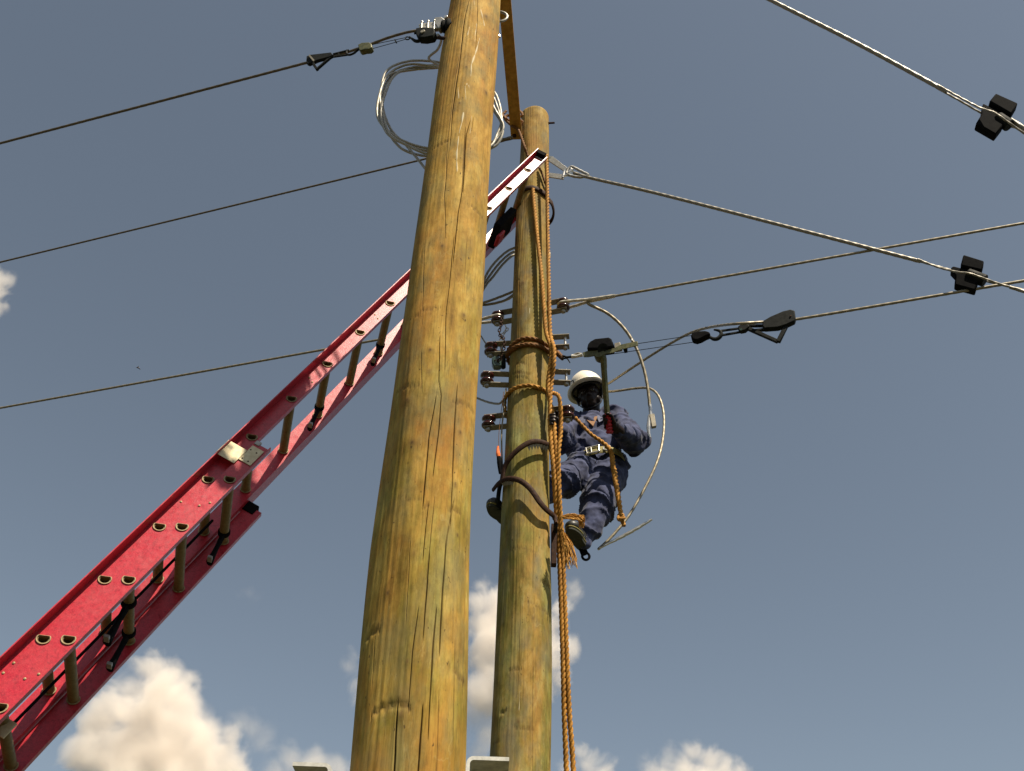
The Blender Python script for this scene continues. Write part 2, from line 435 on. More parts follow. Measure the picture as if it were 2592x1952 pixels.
P1 = Pole([0, 2.36, 3.01, 3.80, 4.74, 6.12, 8.7], [-.236, -.243, -.259, -.266, -.264, -.252, -.245],
          [.158, .1521, .1488, .1447, .1375, .1247, .105], 2.70)
P2 = Pole([0, 2.95, 3.9, 4.69, 6.02, 6.75, 7.81, 7.95], [.100, .100, .103, .101, .096, .102, .099, .099],
          [.155, .1413, .1345, .1248, .1150, .1085, .1030, .1020], 4.62)

def build_pole(pole, name, mat, label, ztop, vis, cracks, arcs, knots, resin, seed):
    rg = np.random.default_rng(seed)
    zz = np.unique(np.round(np.concatenate([np.arange(0, vis[0], .12), np.arange(vis[0], vis[1], .010), np.arange(vis[1], ztop - .055, .06),
                                           ztop - .055 * (1 - np.sin(np.linspace(0, math.pi / 2, 8)))]), 5))
    fa = math.atan2(-pole.y, -pole.x(4))
    dense = np.linspace(-1.66, 1.66, 560); coarse = np.linspace(1.66, 2 * math.pi - 1.66, 46)[1:-1]
    ph = fa + np.concatenate([dense, coarse])
    nz, npn = len(zz), len(ph)
    ZZ, PH = np.meshgrid(zz, ph, indexing='ij')
    R = np.interp(ZZ, pole.zs, pole.rs)
    # the butt end: rounded-off top
    e = np.clip((ZZ - (ztop - .055)) / .055, 0, 1)
    R = R * np.sqrt(np.maximum(1 - (e ** 2) * .92, .02))
    D = np.zeros_like(R)
    for k in range(14):            # the trunk is not a perfect cone
        a, b2, c2, f2 = rg.integers(1, 6), rg.uniform(-3, 3), rg.uniform(0, 6.28), rg.uniform(.5, 5)
        D += .0011 * np.sin(a * PH + f2 * ZZ + c2)
    for k in range(26):            # long shallow facets of the grain
        a, c2 = rg.integers(8, 60), rg.uniform(0, 6.28)
        D += .00009 * np.sin(a * PH + .7 * np.sin(ZZ * rg.uniform(.3, 2) + c2) + c2)
    crack = np.zeros_like(R); knot = np.zeros_like(R); rs_ = np.zeros_like(R)
    def wrap(a): return (a + math.pi) % (2 * math.pi) - math.pi
    def wig(x, s, amp):
        o = 0
        for k in range(5):
            o = o + np.sin(x * rg.uniform(3, 60) + rg.uniform(0, 6)) / (k + 1.5)
        return o * amp
    for pts, wd, dp in cracks:
        q = [pole.hit(*p) for p in pts]; za = np.array([p[2] for p in q]); aa = np.array([wrap(pole.ang(p) - fa) for p in q])
        o = np.argsort(za); za, aa = za[o], aa[o]
        ex = .14 * (za[-1] - za[0]); sl0 = (aa[1] - aa[0]) / (za[1] - za[0]); sl1 = (aa[-1] - aa[-2]) / (za[-1] - za[-2])
        za, aa = np.r_[za[0] - ex, za, za[-1] + ex], np.r_[aa[0] - sl0 * ex, aa, aa[-1] + sl1 * ex]
        pc = np.interp(zz, za, aa) + wig(zz, 1, .0028)
        s = (zz - za[0]) / max(za[-1] - za[0], .01); wd = wd + .0004; ins = (s > 0) & (s < 1)
        ww = wd * np.where(ins, np.sin(np.clip(s, 0, 1) * math.pi) ** .25, 0) * (1.0 + .2 * np.sin(zz * 13 + rg.uniform(0, 6))) * .50
        d = np.abs(wrap(PH - fa - pc[:, None])) * R
        gsh = np.exp(-(d / np.maximum(ww[:, None], 1e-5)) ** 2) * ins[:, None] * (ww[:, None] > 1e-4)
        D -= gsh * dp * .6; crack = np.maximum(crack, gsh)
    for pts, wd, dp in arcs:
        wd *= 1.25; dp *= .7
        q = [pole.hit(*p) for p in pts]; aa = np.array([wrap(pole.ang(p) - fa) for p in q]); za = np.array([p[2] for p in q])
        o = np.argsort(aa); za, aa = za[o], aa[o]
        rel = wrap(PH - fa); zc = np.interp(rel, aa, za) + .004 * np.sin(rel * 40 + rg.uniform(0, 6))
        s = (rel - aa[0]) / max(aa[-1] - aa[0], .01); ins = (s > 0) & (s < 1)
        ww = wd * np.where(ins, np.sqrt(np.sin(np.clip(s, 0, 1) * math.pi)), 0) + 1e-5
        gsh = np.exp(-((ZZ - zc) / ww) ** 2) * ins
        D -= gsh * dp; knot = np.maximum(knot, np.exp(-((ZZ - zc) / (ww * 3)) ** 2) * ins * .35); crack = np.maximum(crack, gsh ** 2 * .45)
    for px, py, sz, hgt in knots:
        q = pole.hit(px, py); a0 = wrap(pole.ang(q) - fa)
        d2 = (wrap(PH - fa - a0) * R / sz) ** 2 + ((ZZ - q[2]) / (sz * 1.25)) ** 2
        D += hgt * np.exp(-d2 * .35); knot = np.maximum(knot, np.exp(-d2 * 1.1)); crack = np.maximum(crack, np.exp(-d2 * 9) * .9)
    for pts, wd in resin:
        q = [pole.hit(*p) for p in pts]; za = np.array([p[2] for p in q]); aa = np.array([wrap(pole.ang(p) - fa) for p in q])
        o = np.argsort(za); za, aa = za[o], aa[o]
        pc = np.interp(zz, za, aa) + wig(zz, 1, .01)
        ins = (zz >= za[0] - .008) & (zz <= za[-1] + .008)
        ww = .7 * wd * (.25 + 1.0 * np.abs(np.sin(zz * 37 + rg.uniform(0, 6)) * np.sin(zz * 11 + rg.uniform(0, 6))))
        d = np.abs(wrap(PH - fa - pc[:, None])) * R
        gsh = np.exp(-(d / ww[:, None]) ** 2) * ins[:, None]
        D += gsh * .0015; rs_ = np.maximum(rs_, gsh)
    RR = np.maximum(R + D * (1 - e), .004)
    X = np.interp(ZZ, pole.zs, pole.xs) + RR * np.cos(PH); Y = pole.y + RR * np.sin(PH)
    V = np.stack([X, Y, ZZ], -1).reshape(-1, 3)
    i = np.arange(nz - 1)[:, None] * npn; j = np.arange(npn)[None, :]; k = (j + 1) % npn
    fc = np.stack([i + j, i + k, i + npn + k, i + npn + j], -1).reshape(-1, 4)
    org = np.array([pole.x(0), pole.y, 0.0])
    me = bpy.data.meshes.new(name)
    faces = fc.tolist(); faces.append(list(range((nz - 1) * npn, nz * npn)))
    me.from_pydata((V - org).tolist(), [], faces); me.update()
    for nm, arr in (('crack', crack), ('knot', knot), ('resin', rs_)):
        at = me.attributes.new(nm, 'FLOAT', 'POINT'); at.data.foreach_set('value', arr.ravel().astype(np.float32))
    me.polygons.foreach_set('use_smooth', [True] * len(me.polygons))
    o = bpy.data.objects.new(name, me); COL.objects.link(o); o.location = org; me.materials.append(MATS[mat])
    return tag(o, label, 'utility pole')

a3 = lambda L: [(900 + x / 3.622, y / 3.622) for x, y in L]          # enlarged crops -> photo pixels
a6 = lambda L: [(900 + x / 1.85, y / 1.85) for x, y in L]
a7 = lambda L: [(880 + x / 1.584, 900 + y / 1.584) for x, y in L]
cr1 = [(a3([(1048, -60), (1040, 0), (1005, 130), (985, 250), (970, 430), (945, 640), (920, 800), (890, 1020), (880, 1150)]), .0034, .014),
       (a3([(1122, -40), (1115, 250), (1105, 400)]), .0016, .006),
       (a3([(845, 1290), (835, 1400), (825, 1700)]), .0014, .006),
       (a3([(1078, 1090), (1060, 1200)]), .0016, .006),
       (a3([(1030, 1180), (1010, 1250), (1000, 1400), (985, 1700)]), .0030, .012),
       (a3([(960, 450), (915, 700), (870, 1080), (835, 1330)]), .0012, .004),
       (a6([(509, 660), (497, 900), (480, 1000), (465, 1150)]), .0026, .010),
       (a6([(432, 740), (415, 900), (420, 1060)]), .0016, .006),
       (a6([(455, 1170), (440, 1330), (425, 1450), (420, 1660)]), .0018, .007),
       (a6([(325, 1150), (318, 1300), (315, 1480)]), .0012, .005),
       (a6([(520, 1130), (510, 1300)]), .0012, .005),
       (a7([(368, -20), (365, 100), (375, 160), (365, 300), (350, 420)]), .0022, .009),
       (a7([(296, 0), (298, 130)]), .0012, .005),
       (a7([(347, 205), (325, 330), (305, 560)]), .0026, .011),
       (a7([(437, 170), (428, 300), (423, 450), (415, 625)]), .0030, .012),
       (a7([(320, 620), (312, 700), (303, 800)]), .0020, .008),
       (a7([(416, 640), (395, 750), (380, 950), (370, 1130)]), .0034, .013),
       (a7([(345, 600), (330, 760), (318, 860)]), .0012, .005),
       (a7([(325, 830), (315, 960), (303, 1110)]), .0022, .009),
       (a7([(277, 1060), (258, 1200), (245, 1390)]), .0018, .007),
       (a7([(350, 1060), (338, 1200), (330, 1340), (322, 1480)]), .0026, .010),
       (a7([(198, 1425), (192, 1530), (188, 1600), (183, 1700)]), .0042, .017),
       (a7([(297, 1440), (288, 1560), (278, 1700)]), .0026, .010),
       (a7([(362, 1380), (350, 1700)]), .0014, .006),
       (a7([(430, 1190), (428, 1330), (424, 1560)]), .0018, .007),
       (a7([(250, 780), (240, 960), (236, 1040)]), .0010, .004),
       (a7([(455, 560), (448, 800)]), .0010, .004),
       (a7([(110, 1120), (100, 1300)]), .0010, .004)]
ar1 = [(a7([(90, 1450), (130, 1415), (190, 1398), (230, 1405), (265, 1425)]), .007, .007),
       (a7([(75, 1150), (95, 1115), (130, 1098)]), .006, .005),
       (a7([(185, 150), (230, 125), (300, 128)]), .004, .003),
       (a7([(410, 183), (480, 200), (512, 238)]), .004, .004),
       (a7([(392, 613), (430, 620), (458, 637)]), .004, .005),
       (a7([(303, 612), (330, 603)]), .004, .004),
       (a7([(220, 575), (300, 580)]), .003, .002),
       (a7([(420, 1260), (465, 1325)]), .004, .004),
       (a3([(700, 1380), (790, 1320), (890, 1280)]), .004, .003),
       (a6([(520, 960), (560, 985), (600, 1040)]), .004, .004),
       (a6([(270, 1500), (320, 1455), (400, 1440)]), .004, .003)]
kn1 = [a3([(1200, 150)])[0] + (.016, .004), a3([(1015, 620)])[0] + (.008, .001), a3([(1200, 850)])[0] + (.020, .004), a3([(955, 955)])[0] + (.007, .001),
       a6([(385, 330)])[0] + (.006, .001), a6([(405, 1150)])[0] + (.010, .002), a6([(505, 1480)])[0] + (.014, .003), a6([(350, 1640)])[0] + (.010, .002),
       a7([(328, 65)])[0] + (.008, .002), a7([(240, 180)])[0] + (.008, .002), a7([(260, 350)])[0] + (.014, .002), a7([(430, 520)])[0] + (.010, .002),
       a7([(265, 795)])[0] + (.006, .001), a7([(215, 1440)])[0] + (.009, .003), a7([(450, 310)])[0] + (.010, .002), a7([(160, 950)])[0] + (.008, .001),
       a7([(460, 1300)])[0] + (.012, .003), a7([(240, 1230)])[0] + (.005, .001), a7([(440, 720)])[0] + (.006, .001)]
rs1 = [(a3([(1140, 360), (1110, 450), (1075, 560), (1060, 600), (1055, 700)]), .0048), (a3([(1085, 10), (1090, 40)]), .004), (a3([(1150, 90), (1185, 220)]), .003),
       (a3([(1045, 250), (1030, 310)]), .003), (a3([(1110, 220), (1095, 370)]), .002), (a3([(985, 1050), (975, 1130), (950, 1215)]), .0045), (a3([(1020, 780), (1040, 800)]), .003),
       (a3([(940, 820), (945, 900)]), .002), (a3([(1000, 810), (1010, 920)]), .0025), (a3([(945, 1270), (925, 1400), (930, 1560)]), .0035), (a3([(1060, 1090), (1045, 1230)]), .0015)]
pole1 = build_pole(P1, 'utility_pole', 'wood_front', 'thick cracked yellow-brown wooden pole nearest the camera, running out of the top of the picture',
                   8.7, (2.2, 6.5), cr1, ar1, kn1, rs1, 5)

b1 = lambda L: [(1180 + x / 4.063, 720 + y / 4.063) for x, y in L]
b2 = lambda L: [(1180 + x / 4.096, 1080 + y / 4.096) for x, y in L]
b5 = lambda L: [(1180 + x / 4.166, 360 + y / 4.166) for x, y in L]
bb = lambda L: [(1100 + x / 2.572, 1440 + y / 2.572) for x, y in L]
b7 = lambda L: [(1180 + x / 7.373, 780 + y / 7.373) for x, y in L]
cr2 = [(b1([(640, 700), (645, 1000)]), .0012, .004), (b2([(620, 300), (600, 900)]), .0012, .004), (b2([(560, 900), (540, 1500)]), .0014, .005), (b2([(700, 1100), (690, 1600)]), .0010, .004),
       (bb([(560, 200), (545, 700)]), .0012, .004), (bb([(640, 500), (640, 1250)]), .0012, .004), (b5([(640, 1000), (600, 1600)]), .0012, .004)]
ar2 = [(bb([(688, 78), (715, 95), (748, 128)]), .0075, .010), (bb([(600, 215), (680, 250), (755, 340)]), .003, .003), (bb([(422, 945), (445, 935), (468, 924)]), .006, .009),
       (bb([(470, 665), (520, 650), (570, 655)]), .005, .004), (bb([(500, 1030), (580, 1040), (650, 1050)]), .004, .003), (bb([(385, 1140), (430, 1120)]), .004, .003),
       (b7([(920, 1040), (1020, 1010), (1120, 1050)]), .007, .003), (b7([(850, 1230), (1000, 1200), (1200, 1240)]), .004, .003), (b7([(880, 1310), (1080, 1275), (1240, 1390)]), .003, .004),
       (b5([(530, 1475), (570, 1450)]), .004, .004), (b2([(430, 1290), (560, 1260), (700, 1300)]), .003, .002)]
kn2 = [bb([(440, 960)])[0] + (.010, .002), bb([(545, 990)])[0] + (.012, .002), b5([(600, 1490)])[0] + (.016, .003), b1([(520, 180)])[0] + (.008, .001), b1([(540, 900)])[0] + (.018, .003),
       b2([(720, 100)])[0] + (.004, .001), b2([(760, 1150)])[0] + (.004, .001), bb([(640, 320)])[0] + (.010, .001)]
rs2 = [(b1([(690, 40), (685, 110)]), .0025), (b1([(655, 255), (650, 300)]), .003), (bb([(552, 800), (548, 900)]), .002)]
pole2 = build_pole(P2, 'utility_pole', 'wood_rear', 'shorter greenish wooden pole with a rounded top that the climber is working on',
                   7.82, (2.8, 7.75), cr2, ar2, kn2, rs2, 9)
def bolt(a, b, r, parent, name='through_bolt', mat='rusty_iron', nut=True):
    mb = MB().cyl(a, b, r, sides=10)
    u = unit(np.array(b) - np.array(a))
    if nut: mb.lathe(np.array(a) + u * .012, u, [(0, r * 2.1), (.014, r * 2.1)], 6)
    return obj(name, mb, mat, parent)
q = P(1380, 314, 4.60)
bolt(q - np.array([.06, 0, 0]), P(1404, 311, 4.585), .008, pole2)
bolt(P2.hit(1384, 402, 0) - np.array([.03, 0, 0]), P2.hit(1393, 398, .05) , .009, pole2, mat='bright_steel')

# ------------------------------------------------------------------ extension ladder
LA = np.array([-1.62591655, 3.34131902, 1.40933944 + CAMZ])       # a rung of the fly section, near rail
lb = unit([0.39315383, 0.22484609, 0.89155723])                   # up the ladder
lr = unit([-0.23299425, 0.96235436, -0.13995628])                 # along the rungs, away from the camera
ln = np.cross(lb, lr)                                             # climbing side
SP, LW = 0.305, 0.37
lad = thing('extension_ladder', 'red fibreglass extension ladder leaning up against the rear pole', 'ladder', LA - lb * (LA[2] / lb[2]))
def lp(k, n=0.0, q=0.0, org=LA): return org + lb * (SP * k) + ln * n + lr * q
def rail(k0, k1, poly, name='rail'):
    """poly: (n, q) section extruded along the ladder"""
    mb = MB(); V = []
    for k in (k0, k1): V += [lp(k, n, q) for n, q in poly]
    m = len(poly); f = [tuple(reversed(range(m))), tuple(range(m, 2 * m))]
    for i in range(m): j = (i + 1) % m; f.append((i, j, m + j, m + i))
    area = sum(poly[i][0] * poly[(i + 1) % m][1] - poly[(i + 1) % m][0] * poly[i][1] for i in range(m))
    if area < 0: f = [tuple(reversed(q)) for q in f]
    mb.add(V, f); return obj(name, mb, 'fibreglass', lad, smooth=0, bevel=.0012)
H2, FD, TH = .0410, .056, .0045
def chan(q0, sgn, n0=0.0, up=True, dn=True, dd=.026):        # C section opening along sgn
    a = [(n0 - H2, q0)]
    p = [(n0 - H2, q0), (n0 + H2, q0)]
    if up: p += [(n0 + H2, q0 + sgn * FD), (n0 + H2 - TH, q0 + sgn * FD), (n0 + H2 - TH, q0 + sgn * TH)]
    else: p += [(n0 + H2, q0 + sgn * TH)]
    if dn: p += [(n0 - H2 + TH, q0 + sgn * TH), (n0 - H2 + TH, q0 + sgn * dd), (n0 - H2, q0 + sgn * dd)]
    else: p += [(n0 - H2, q0 + sgn * TH)]
    return p
KT, KB = 14.75, 3.86
SB = .084                                            # base section sits behind the fly
rails = [rail(-4.2, KT, chan(0, -1)), rail(-4.2, KT, chan(LW, 1, dd=.075))]
kfoot = -(LA[2] - .04) / (SP * lb[2])
rails += [rail(kfoot, KB, chan(-.034, -1, -SB, up=False)), rail(kfoot, KB, chan(LW + .034, 1, -SB, up=False))]
# rungs: D-shaped tubes swaged through the webs
fe = unit(Z - lr * lr.dot(Z)); fs = np.cross(lr, fe)
def dprof(s=1.0):
    o = []
    for a in np.linspace(0, 2 * math.pi, 20, endpoint=False):
        c, si = math.cos(a), math.sin(a)
        o.append((.021 * s * c, min(.019 * s * si, .0105 * s)))
    return o
def dtube(o, q0, q1, s_out, s_in):
    mb = MB(); po, pi = dprof(s_out), dprof(s_in); m = len(po); V = []
    for pr, q in ((po, q0), (po, q1), (pi, q1), (pi, q0)):
        V += [o + fs * x + fe * y + lr * q for x, y in pr]
    f = []
    for a in range(4):
        for j in range(m):
            k = (j + 1) % m; b = (a + 1) % 4
            f.append((a * m + j, a * m + k, b * m + k, b * m + j))
    return mb.add(V, f)
def make_rungs(ks, n0, q0, q1):
    first = None
    for k in ks:
        if first is None:
            k00 = k; o = lp(k, n0, 0)
            rg_ = obj('rung', dtube(o, q0 - .004, q1 + .004, 1.0, .84), 'rung_metal', lad)
            cs = [obj('collar', dtube(o, a, b, 1.22, .99), 'collar_metal', rg_, bevel=.001) for a, b in ((q0 - .0085, q0 - .0046), (q0 + .0046, q0 + .009), (q1 - .009, q1 - .0046), (q1 + .0046, q1 + .0085))]
            first = rg_
        else:
            c = copy_tree(first, lad); c.location = tuple(lb * SP * (k - k00))
def fixn(me):
    bm = bmesh.new(); bm.from_mesh(me); bmesh.ops.recalc_face_normals(bm, faces=bm.faces); bm.to_mesh(me); bm.free()
def pierce(o, ks, n0, q):
    mb = MB(); pr = dprof(.985)
    for k in ks:
        c = lp(k, n0, q); m = len(pr); V = []
        for dq in (-.012, .012): V += [c + fs * x + fe * y + lr * dq for x, y in pr]
        f = [tuple(reversed(range(m))), tuple(range(m, 2 * m))] + [(i, (i + 1) % m, m + (i + 1) % m, m + i) for i in range(m)]
        mb.add(V, f)
    org = wloc(lad); cu = bpy.data.objects.new('cutter', mb.mesh('cutter', org)); COL.objects.link(cu); cu.location = org
    fixn(o.data); fixn(cu.data)
    o.modifiers.clear()
    md = o.modifiers.new('holes', 'BOOLEAN'); md.object = cu; md.solver = 'EXACT'; md.operation = 'DIFFERENCE'
    bpy.context.view_layer.update()
    me = bpy.data.meshes.new_from_object(o.evaluated_get(bpy.context.evaluated_depsgraph_get()))
    o.modifiers.clear(); o.data = me; bpy.data.objects.remove(cu)
FLYK = list(range(-3, 15)); BASEK = [k + .10 for k in range(-9, 4)]
for o_, ks_, n_, q_ in ((rails[0], FLYK, 0, -TH / 2), (rails[1], FLYK, 0, LW + TH / 2), (rails[2], BASEK, -SB, -.034 - TH / 2), (rails[3], BASEK, -SB, LW + .034 + TH / 2)):
    pierce(o_, ks_, n_, q_)
make_rungs(FLYK, 0.0, 0.0, LW)
make_rungs(BASEK, -SB, -.034, LW + .034)
# rivets in pairs on the near rails
riv = [(k, n, -TH - .0) for k in (-.55, -.40, 2.48) for n in (0.012,)] + [(5.55, .014, 0), (5.50, -.014, 0), (7.55, .014, 0), (7.5, -.014, 0), (12.45, .012, 0), (12.3, -.012, 0)]
for k, n, q in riv: obj('rivet', MB().lathe(lp(k, n, 0 - TH), -lr, [(0, .0052), (.002, .0046), (.0035, .002)], 10), 'collar_metal', lad)
for k, n in ((-.52, .010), (-.40, -.014), (2.50, .012), (2.62, -.012), (3.70, .022), (3.78, -.006)):
    obj('rivet', MB().lathe(lp(k, n - SB, -.034 - TH), -lr, [(0, .0052), (.002, .0046), (.0035, .002)], 10), 'collar_metal', lad)
# guide bracket clasping the fly rail at the top of the base section
gb = MB().box(lp(3.62, -SB + .006, -.034 - TH - .0025), lb * .050, ln * .030, lr * .002)
gb2 = obj('guide_bracket', gb, 'steel_plate', lad, smooth=0, bevel=.001)
for a, b in ((-.03, -.015), (.03, -.015), (-.03, .015), (.03, .015)):
    obj('screw', MB().lathe(lp(3.60, -SB + .012 + b, -.034 - TH - .0046) + lb * a, -lr, [(0, .004), (.0012, .0035)], 8), 'rusty_iron', gb2)
gs = MB().box(lp(3.50, -SB + .082, -.034 - TH - .0060), lb * .046, ln * .046, lr * .0018)
gs.box(lp(3.50, H2 + .0045, -.022), lb * .046, ln * .0018, lr * .026)
obj('guide_bracket', gs, 'steel_plate', lad, smooth=0, bevel=.001)
# end caps
for q, s in ((0, -1), (LW, 1)):
    obj('end_cap', MB().box(lp(KT + .02, .012, q + s * .014), lb * .022, ln * .034, lr * .021), 'black_rubber', lad, bevel=.004)
    obj('top_plate', MB().box(lp(KT - .11, 0.0, q - .0015 + (s * -.0 if s < 0 else -.0)) - lr * .0055 * 1, lb * .010, ln * .034, lr * .0012), 'galvanised', lad, bevel=.0005)
obj('end_cap', MB().box(lp(KB - .02, -SB + .016, LW + .034 + .012), lb * .028, ln * .030, lr * .019), 'black_rubber', lad, bevel=.004)
obj('end_cap', MB().box(lp(KB + .005, -SB + .026, -.034 - .003), lb * .012, ln * .013, lr * .006), 'galvanised', lad, bevel=.002)
# rung locks: black cast levers hanging from rungs at the far rail
def lock(k, n0=0.0, q=LW - .06, s=1.0):
    mb = MB(); a = lp(k, n0, q); d = -lb * .9 - ln * .25; d = unit(d)
    mb.lathe(a + lr * -.02, lr, [(0, .022 * s), (.004, .025 * s), (.022, .025 * s), (.026, .022 * s)], 16)
    pts = [a + d * .02 * s, a + d * .07 * s, a + d * .12 * s, a + d * .15 * s]
    mb.tube(pts, [.020 * s, .017 * s, .021 * s, .026 * s], 10, flat=.55, flat_dir=ln)
    o = obj('rung_lock', mb, 'black_rubber', lad)
    obj('latch', MB().box(a + d * .15 * s - lr * .022 * s, d * .006, lr * .016 * s, np.cross(d, lr) * .010), 'galvanised', o, bevel=.001)
for k in (6, 8): lock(k)
lock(12, s=1.1)
for k in (3.1, 1.1): lock(k, -SB, q=LW - .03, s=1.1)
lock(1.1, -SB, q=.12, s=1.2)
obj('pulley_bracket', MB().box(lp(-.95, -SB - .03, .055), lb * .03, ln * .018, lr * .004).box(lp(-.90, -SB - .015, .07), lb * .012, ln * .020, lr * .012), 'steel_plate', lad, bevel=.001)
obj('pull_rope', MB().tube([lp(-4, -.055, .20), lp(-1, -.06, .20), lp(2, -.06, .20), lp(2.9, -.06, .20)], .006, 8, step=.05), 'black_rubber', lad)
# pole strap: webbing round the pole, on a padded cradle bolted to the top rungs
cr = MB().box(lp(12.75, -.058, .24), lb * .13, ln * .024, lr * .095)
obj('pole_cradle', cr, 'black_rubber', lad, bevel=.008)
obj('cradle_pad', MB().box(lp(12.45, -.088, .26), lb * .045, ln * .012, lr * .045), 'red_grip', lad, bevel=.006)

# ------------------------------------------------------------------ tie bar between the poles, channels at the foot of the frame
zt = P(1308, 330, 4.52)[2]
t1 = np.array([P(1298, 300, 4.52)[0] + .005, 4.53, zt]); t0 = Pz(1277, 30, zt)
tu = unit(t1 - t0); ts = np.cross(tu, Z)
e0 = t0 - tu * .55; e1 = Pz(1308, 352, zt)
tie = thing('tie_bar', 'flat ochre tie bar running from the rear pole top towards the front pole', 'tie bar', (e0 + e1) / 2)
obj('bar', MB().box((e0 + e1) / 2, (e1 - e0) / 2, ts * .041, Z * .007), 'ochre_tie', tie, bevel=.002)
q = Pz(1263, 93, zt - .01); obj('bolt_head', MB().lathe(q + Z * .008, -Z, [(0, .012), (.010, .012), (.014, .006)], 8), 'bright_steel', tie)
q = Pz(1302, 344, zt - .01); obj('bolt_head', MB().lathe(q + Z * .012, -Z, [(0, .016), (.016, .016), (.024, .009)], 8), 'rusty_iron', tie)
def hook_eye():
    c = P(1262, 33, 2.82); pts = []
    for a in np.linspace(-2.4, 2.2, 22): pts.append(c + np.array([.045 * math.cos(a), .02, .045 * math.sin(a)]))
    single('pigtail_hook', MB().tube(pts, .0065, 8, step=.006), 'galvanised', 'open wire eye sticking out beside the top of the front pole', 'hook')
hook_eye()

chg = 'steel channels clamped to the front pole'
def channel(px_web, px_end, py, flange_sign, label, yn):
    """a bent-plate channel running front to back, end-on to the camera"""
    a = P(px_web, py, yn); b = P(px_end, py, yn); z = a[2]; th = .009; hw = .11; R = .018
    prof = []
    x0, x1 = a[0], b[0]; s = 1 if x1 > x0 else -1
    out = [(x1, z), (x0 + s * R, z)] + [(x0 + s * R - s * R * math.sin(t), z - R + R * math.cos(t)) for t in np.linspace(.3, math.pi / 2, 5)] + [(x0, z - hw)]
    inn = [(x0 + s * th, z - hw)] + [(x0 + s * R - s * (R - th) * math.sin(t), z - R + (R - th) * math.cos(t)) for t in np.linspace(math.pi / 2, .3, 5)] + [(x0 + s * R, z - th), (x1, z - th)]
    poly = out + inn
    tilt = np.array([0, 2.6, 0.0])
    mb = MB(); V = [np.array([x, yn, zz]) for x, zz in poly]; m = len(V)
    mb.add(V + [v + tilt for v in V], [tuple(reversed(range(m))), tuple(range(m, 2 * m))] + [(i, (i + 1) % m, m + (i + 1) % m, m + i) for i in range(m)])
    o = single('steel_channel', mb, 'galvanised_dull', label, 'channel', chg, smooth=30)
    bm = bmesh.new(); bm.from_mesh(o.data); bmesh.ops.recalc_face_normals(bm, faces=bm.faces); bm.to_mesh(o.data); bm.free()
channel(842, 741, 1932, -1, 'galvanised steel channel end left of the thick pole at the bottom edge', 2.42)
channel(1181, 1289, 1913, 1, 'galvanised steel channel end overlapping the foot of the rear pole', 2.42)

# ------------------------------------------------------------------ secondary brackets with spool insulators on the rear pole
brg = 'insulator brackets on the rear pole'
def make_bracket(spool):
    o = bpy.data.objects.new('insulator_bracket', None); COL.objects.link(o)
    for z in (0.0, .082):
        mb = MB().box((.145, 0, z), (.115, 0, 0), (0, .024, 0), (0, 0, .003)); ob = obj('strap', mb, 'strap_steel', o, smooth=0, bevel=.001)
    obj('back_plate', MB().box((.032, 0, .041), (.003, 0, 0), (0, .024, 0), (0, 0, .041)), 'strap_steel', o, bevel=.001)
    obj('pin', MB().cyl((.235, 0, -.018), (.235, 0, .098), .0085, sides=12), 'bright_steel', o)
    obj('nut', MB().lathe((.235, 0, -.004), (0, 0, -1), [(0, .016), (.008, .0165), (.016, .014), (.020, .008)], 12), 'galvanised', o)
    obj('pin_head', MB().lathe((.235, 0, .086), (0, 0, 1), [(0, .015), (.007, .0145), (.010, .009)], 12), 'bright_steel', o)
    if spool:
        pr = [(.006, .018), (.008, .034), (.013, .041), (.021, .042), (.027, .037), (.033, .028), (.041, .0255), (.049, .028), (.055, .037), (.061, .042), (.069, .041), (.074, .034), (.076, .018)]
        obj('spool', MB().lathe((.235, 0, 0), (0, 0, 1), pr, 28), 'porcelain_brown', o, smooth=60)
    return o
bp = {True: make_bracket(True), False: make_bracket(False)}
used = set(); BR = {}
spec = [('L1', 1259, 823, 162, True, 'bracket with wired spool beside the hanging chain, highest on the side by the front pole'),
        ('L2', 1242, 901, 172, True, 'brown spool bracket just above the dark hanging block, second down by the front pole'),
        ('L3', 1232, 977, 180, True, 'brown spool bracket just below the dark hanging block by the front pole'),
        ('L4', 1236, 1088, 167, True, 'lowest spool bracket on the front-pole side, above the hanging screwdriver'),
        ('R1', 1426, 787, -18, True, 'bracket whose spool holds the long silver conductor, highest on the climber side'),
        ('R2', 1431, 881, -8, False, 'empty bracket with bare pin just above the ratchet puller hook'),
        ('R3', 1433.5, 973, 0, False, 'empty bracket with bare pin next to the climber helmet'),
        ('R4', 1437, 1065, -13, True, 'dark spool bracket in front of the climber chest')]
for key, px, py, a, sp_, lab in spec:
    src = bp[sp_]
    if sp_ in used: o = copy_tree(src)
    else: o = src; used.add(sp_)
    d = az(a); y = P2.y + d[1] * .235
    z = P(px, py, y)[2] + .012
    # slide along so that the pin stands where the photograph has it
    xp = P(px, py, y)[0]; ext = (xp - P2.x(z)) / d[0]
    off = ext - .235
    o.location = (P2.x(z) + d[0] * off, P2.y + d[1] * off, z); o.rotation_euler = (0, 0, math.radians(a))
    tag(o, lab, 'insulator', brg); BR[key] = (np.array(o.location), d)
def pin(key, h=.041):
    l, d = BR[key]; return l + d * .235 + Z * h

# ------------------------------------------------------------------ conductors and stays
CR, CK = .0068, dict(sides=15, lobes=5, pitch=.055, amp=.30)
def wire(name, pts, r, mat, label, cat='conductor', group=None, step=.011, lob=True, extra=None):
    kw = dict(CK) if lob else dict(sides=9)
    mb = MB().tube(pts, r, step=step, **kw)
    if extra: extra(mb)
    return single(name, mb, mat, label, cat, group, smooth=60)
wg = 'conductors strung across the sky'
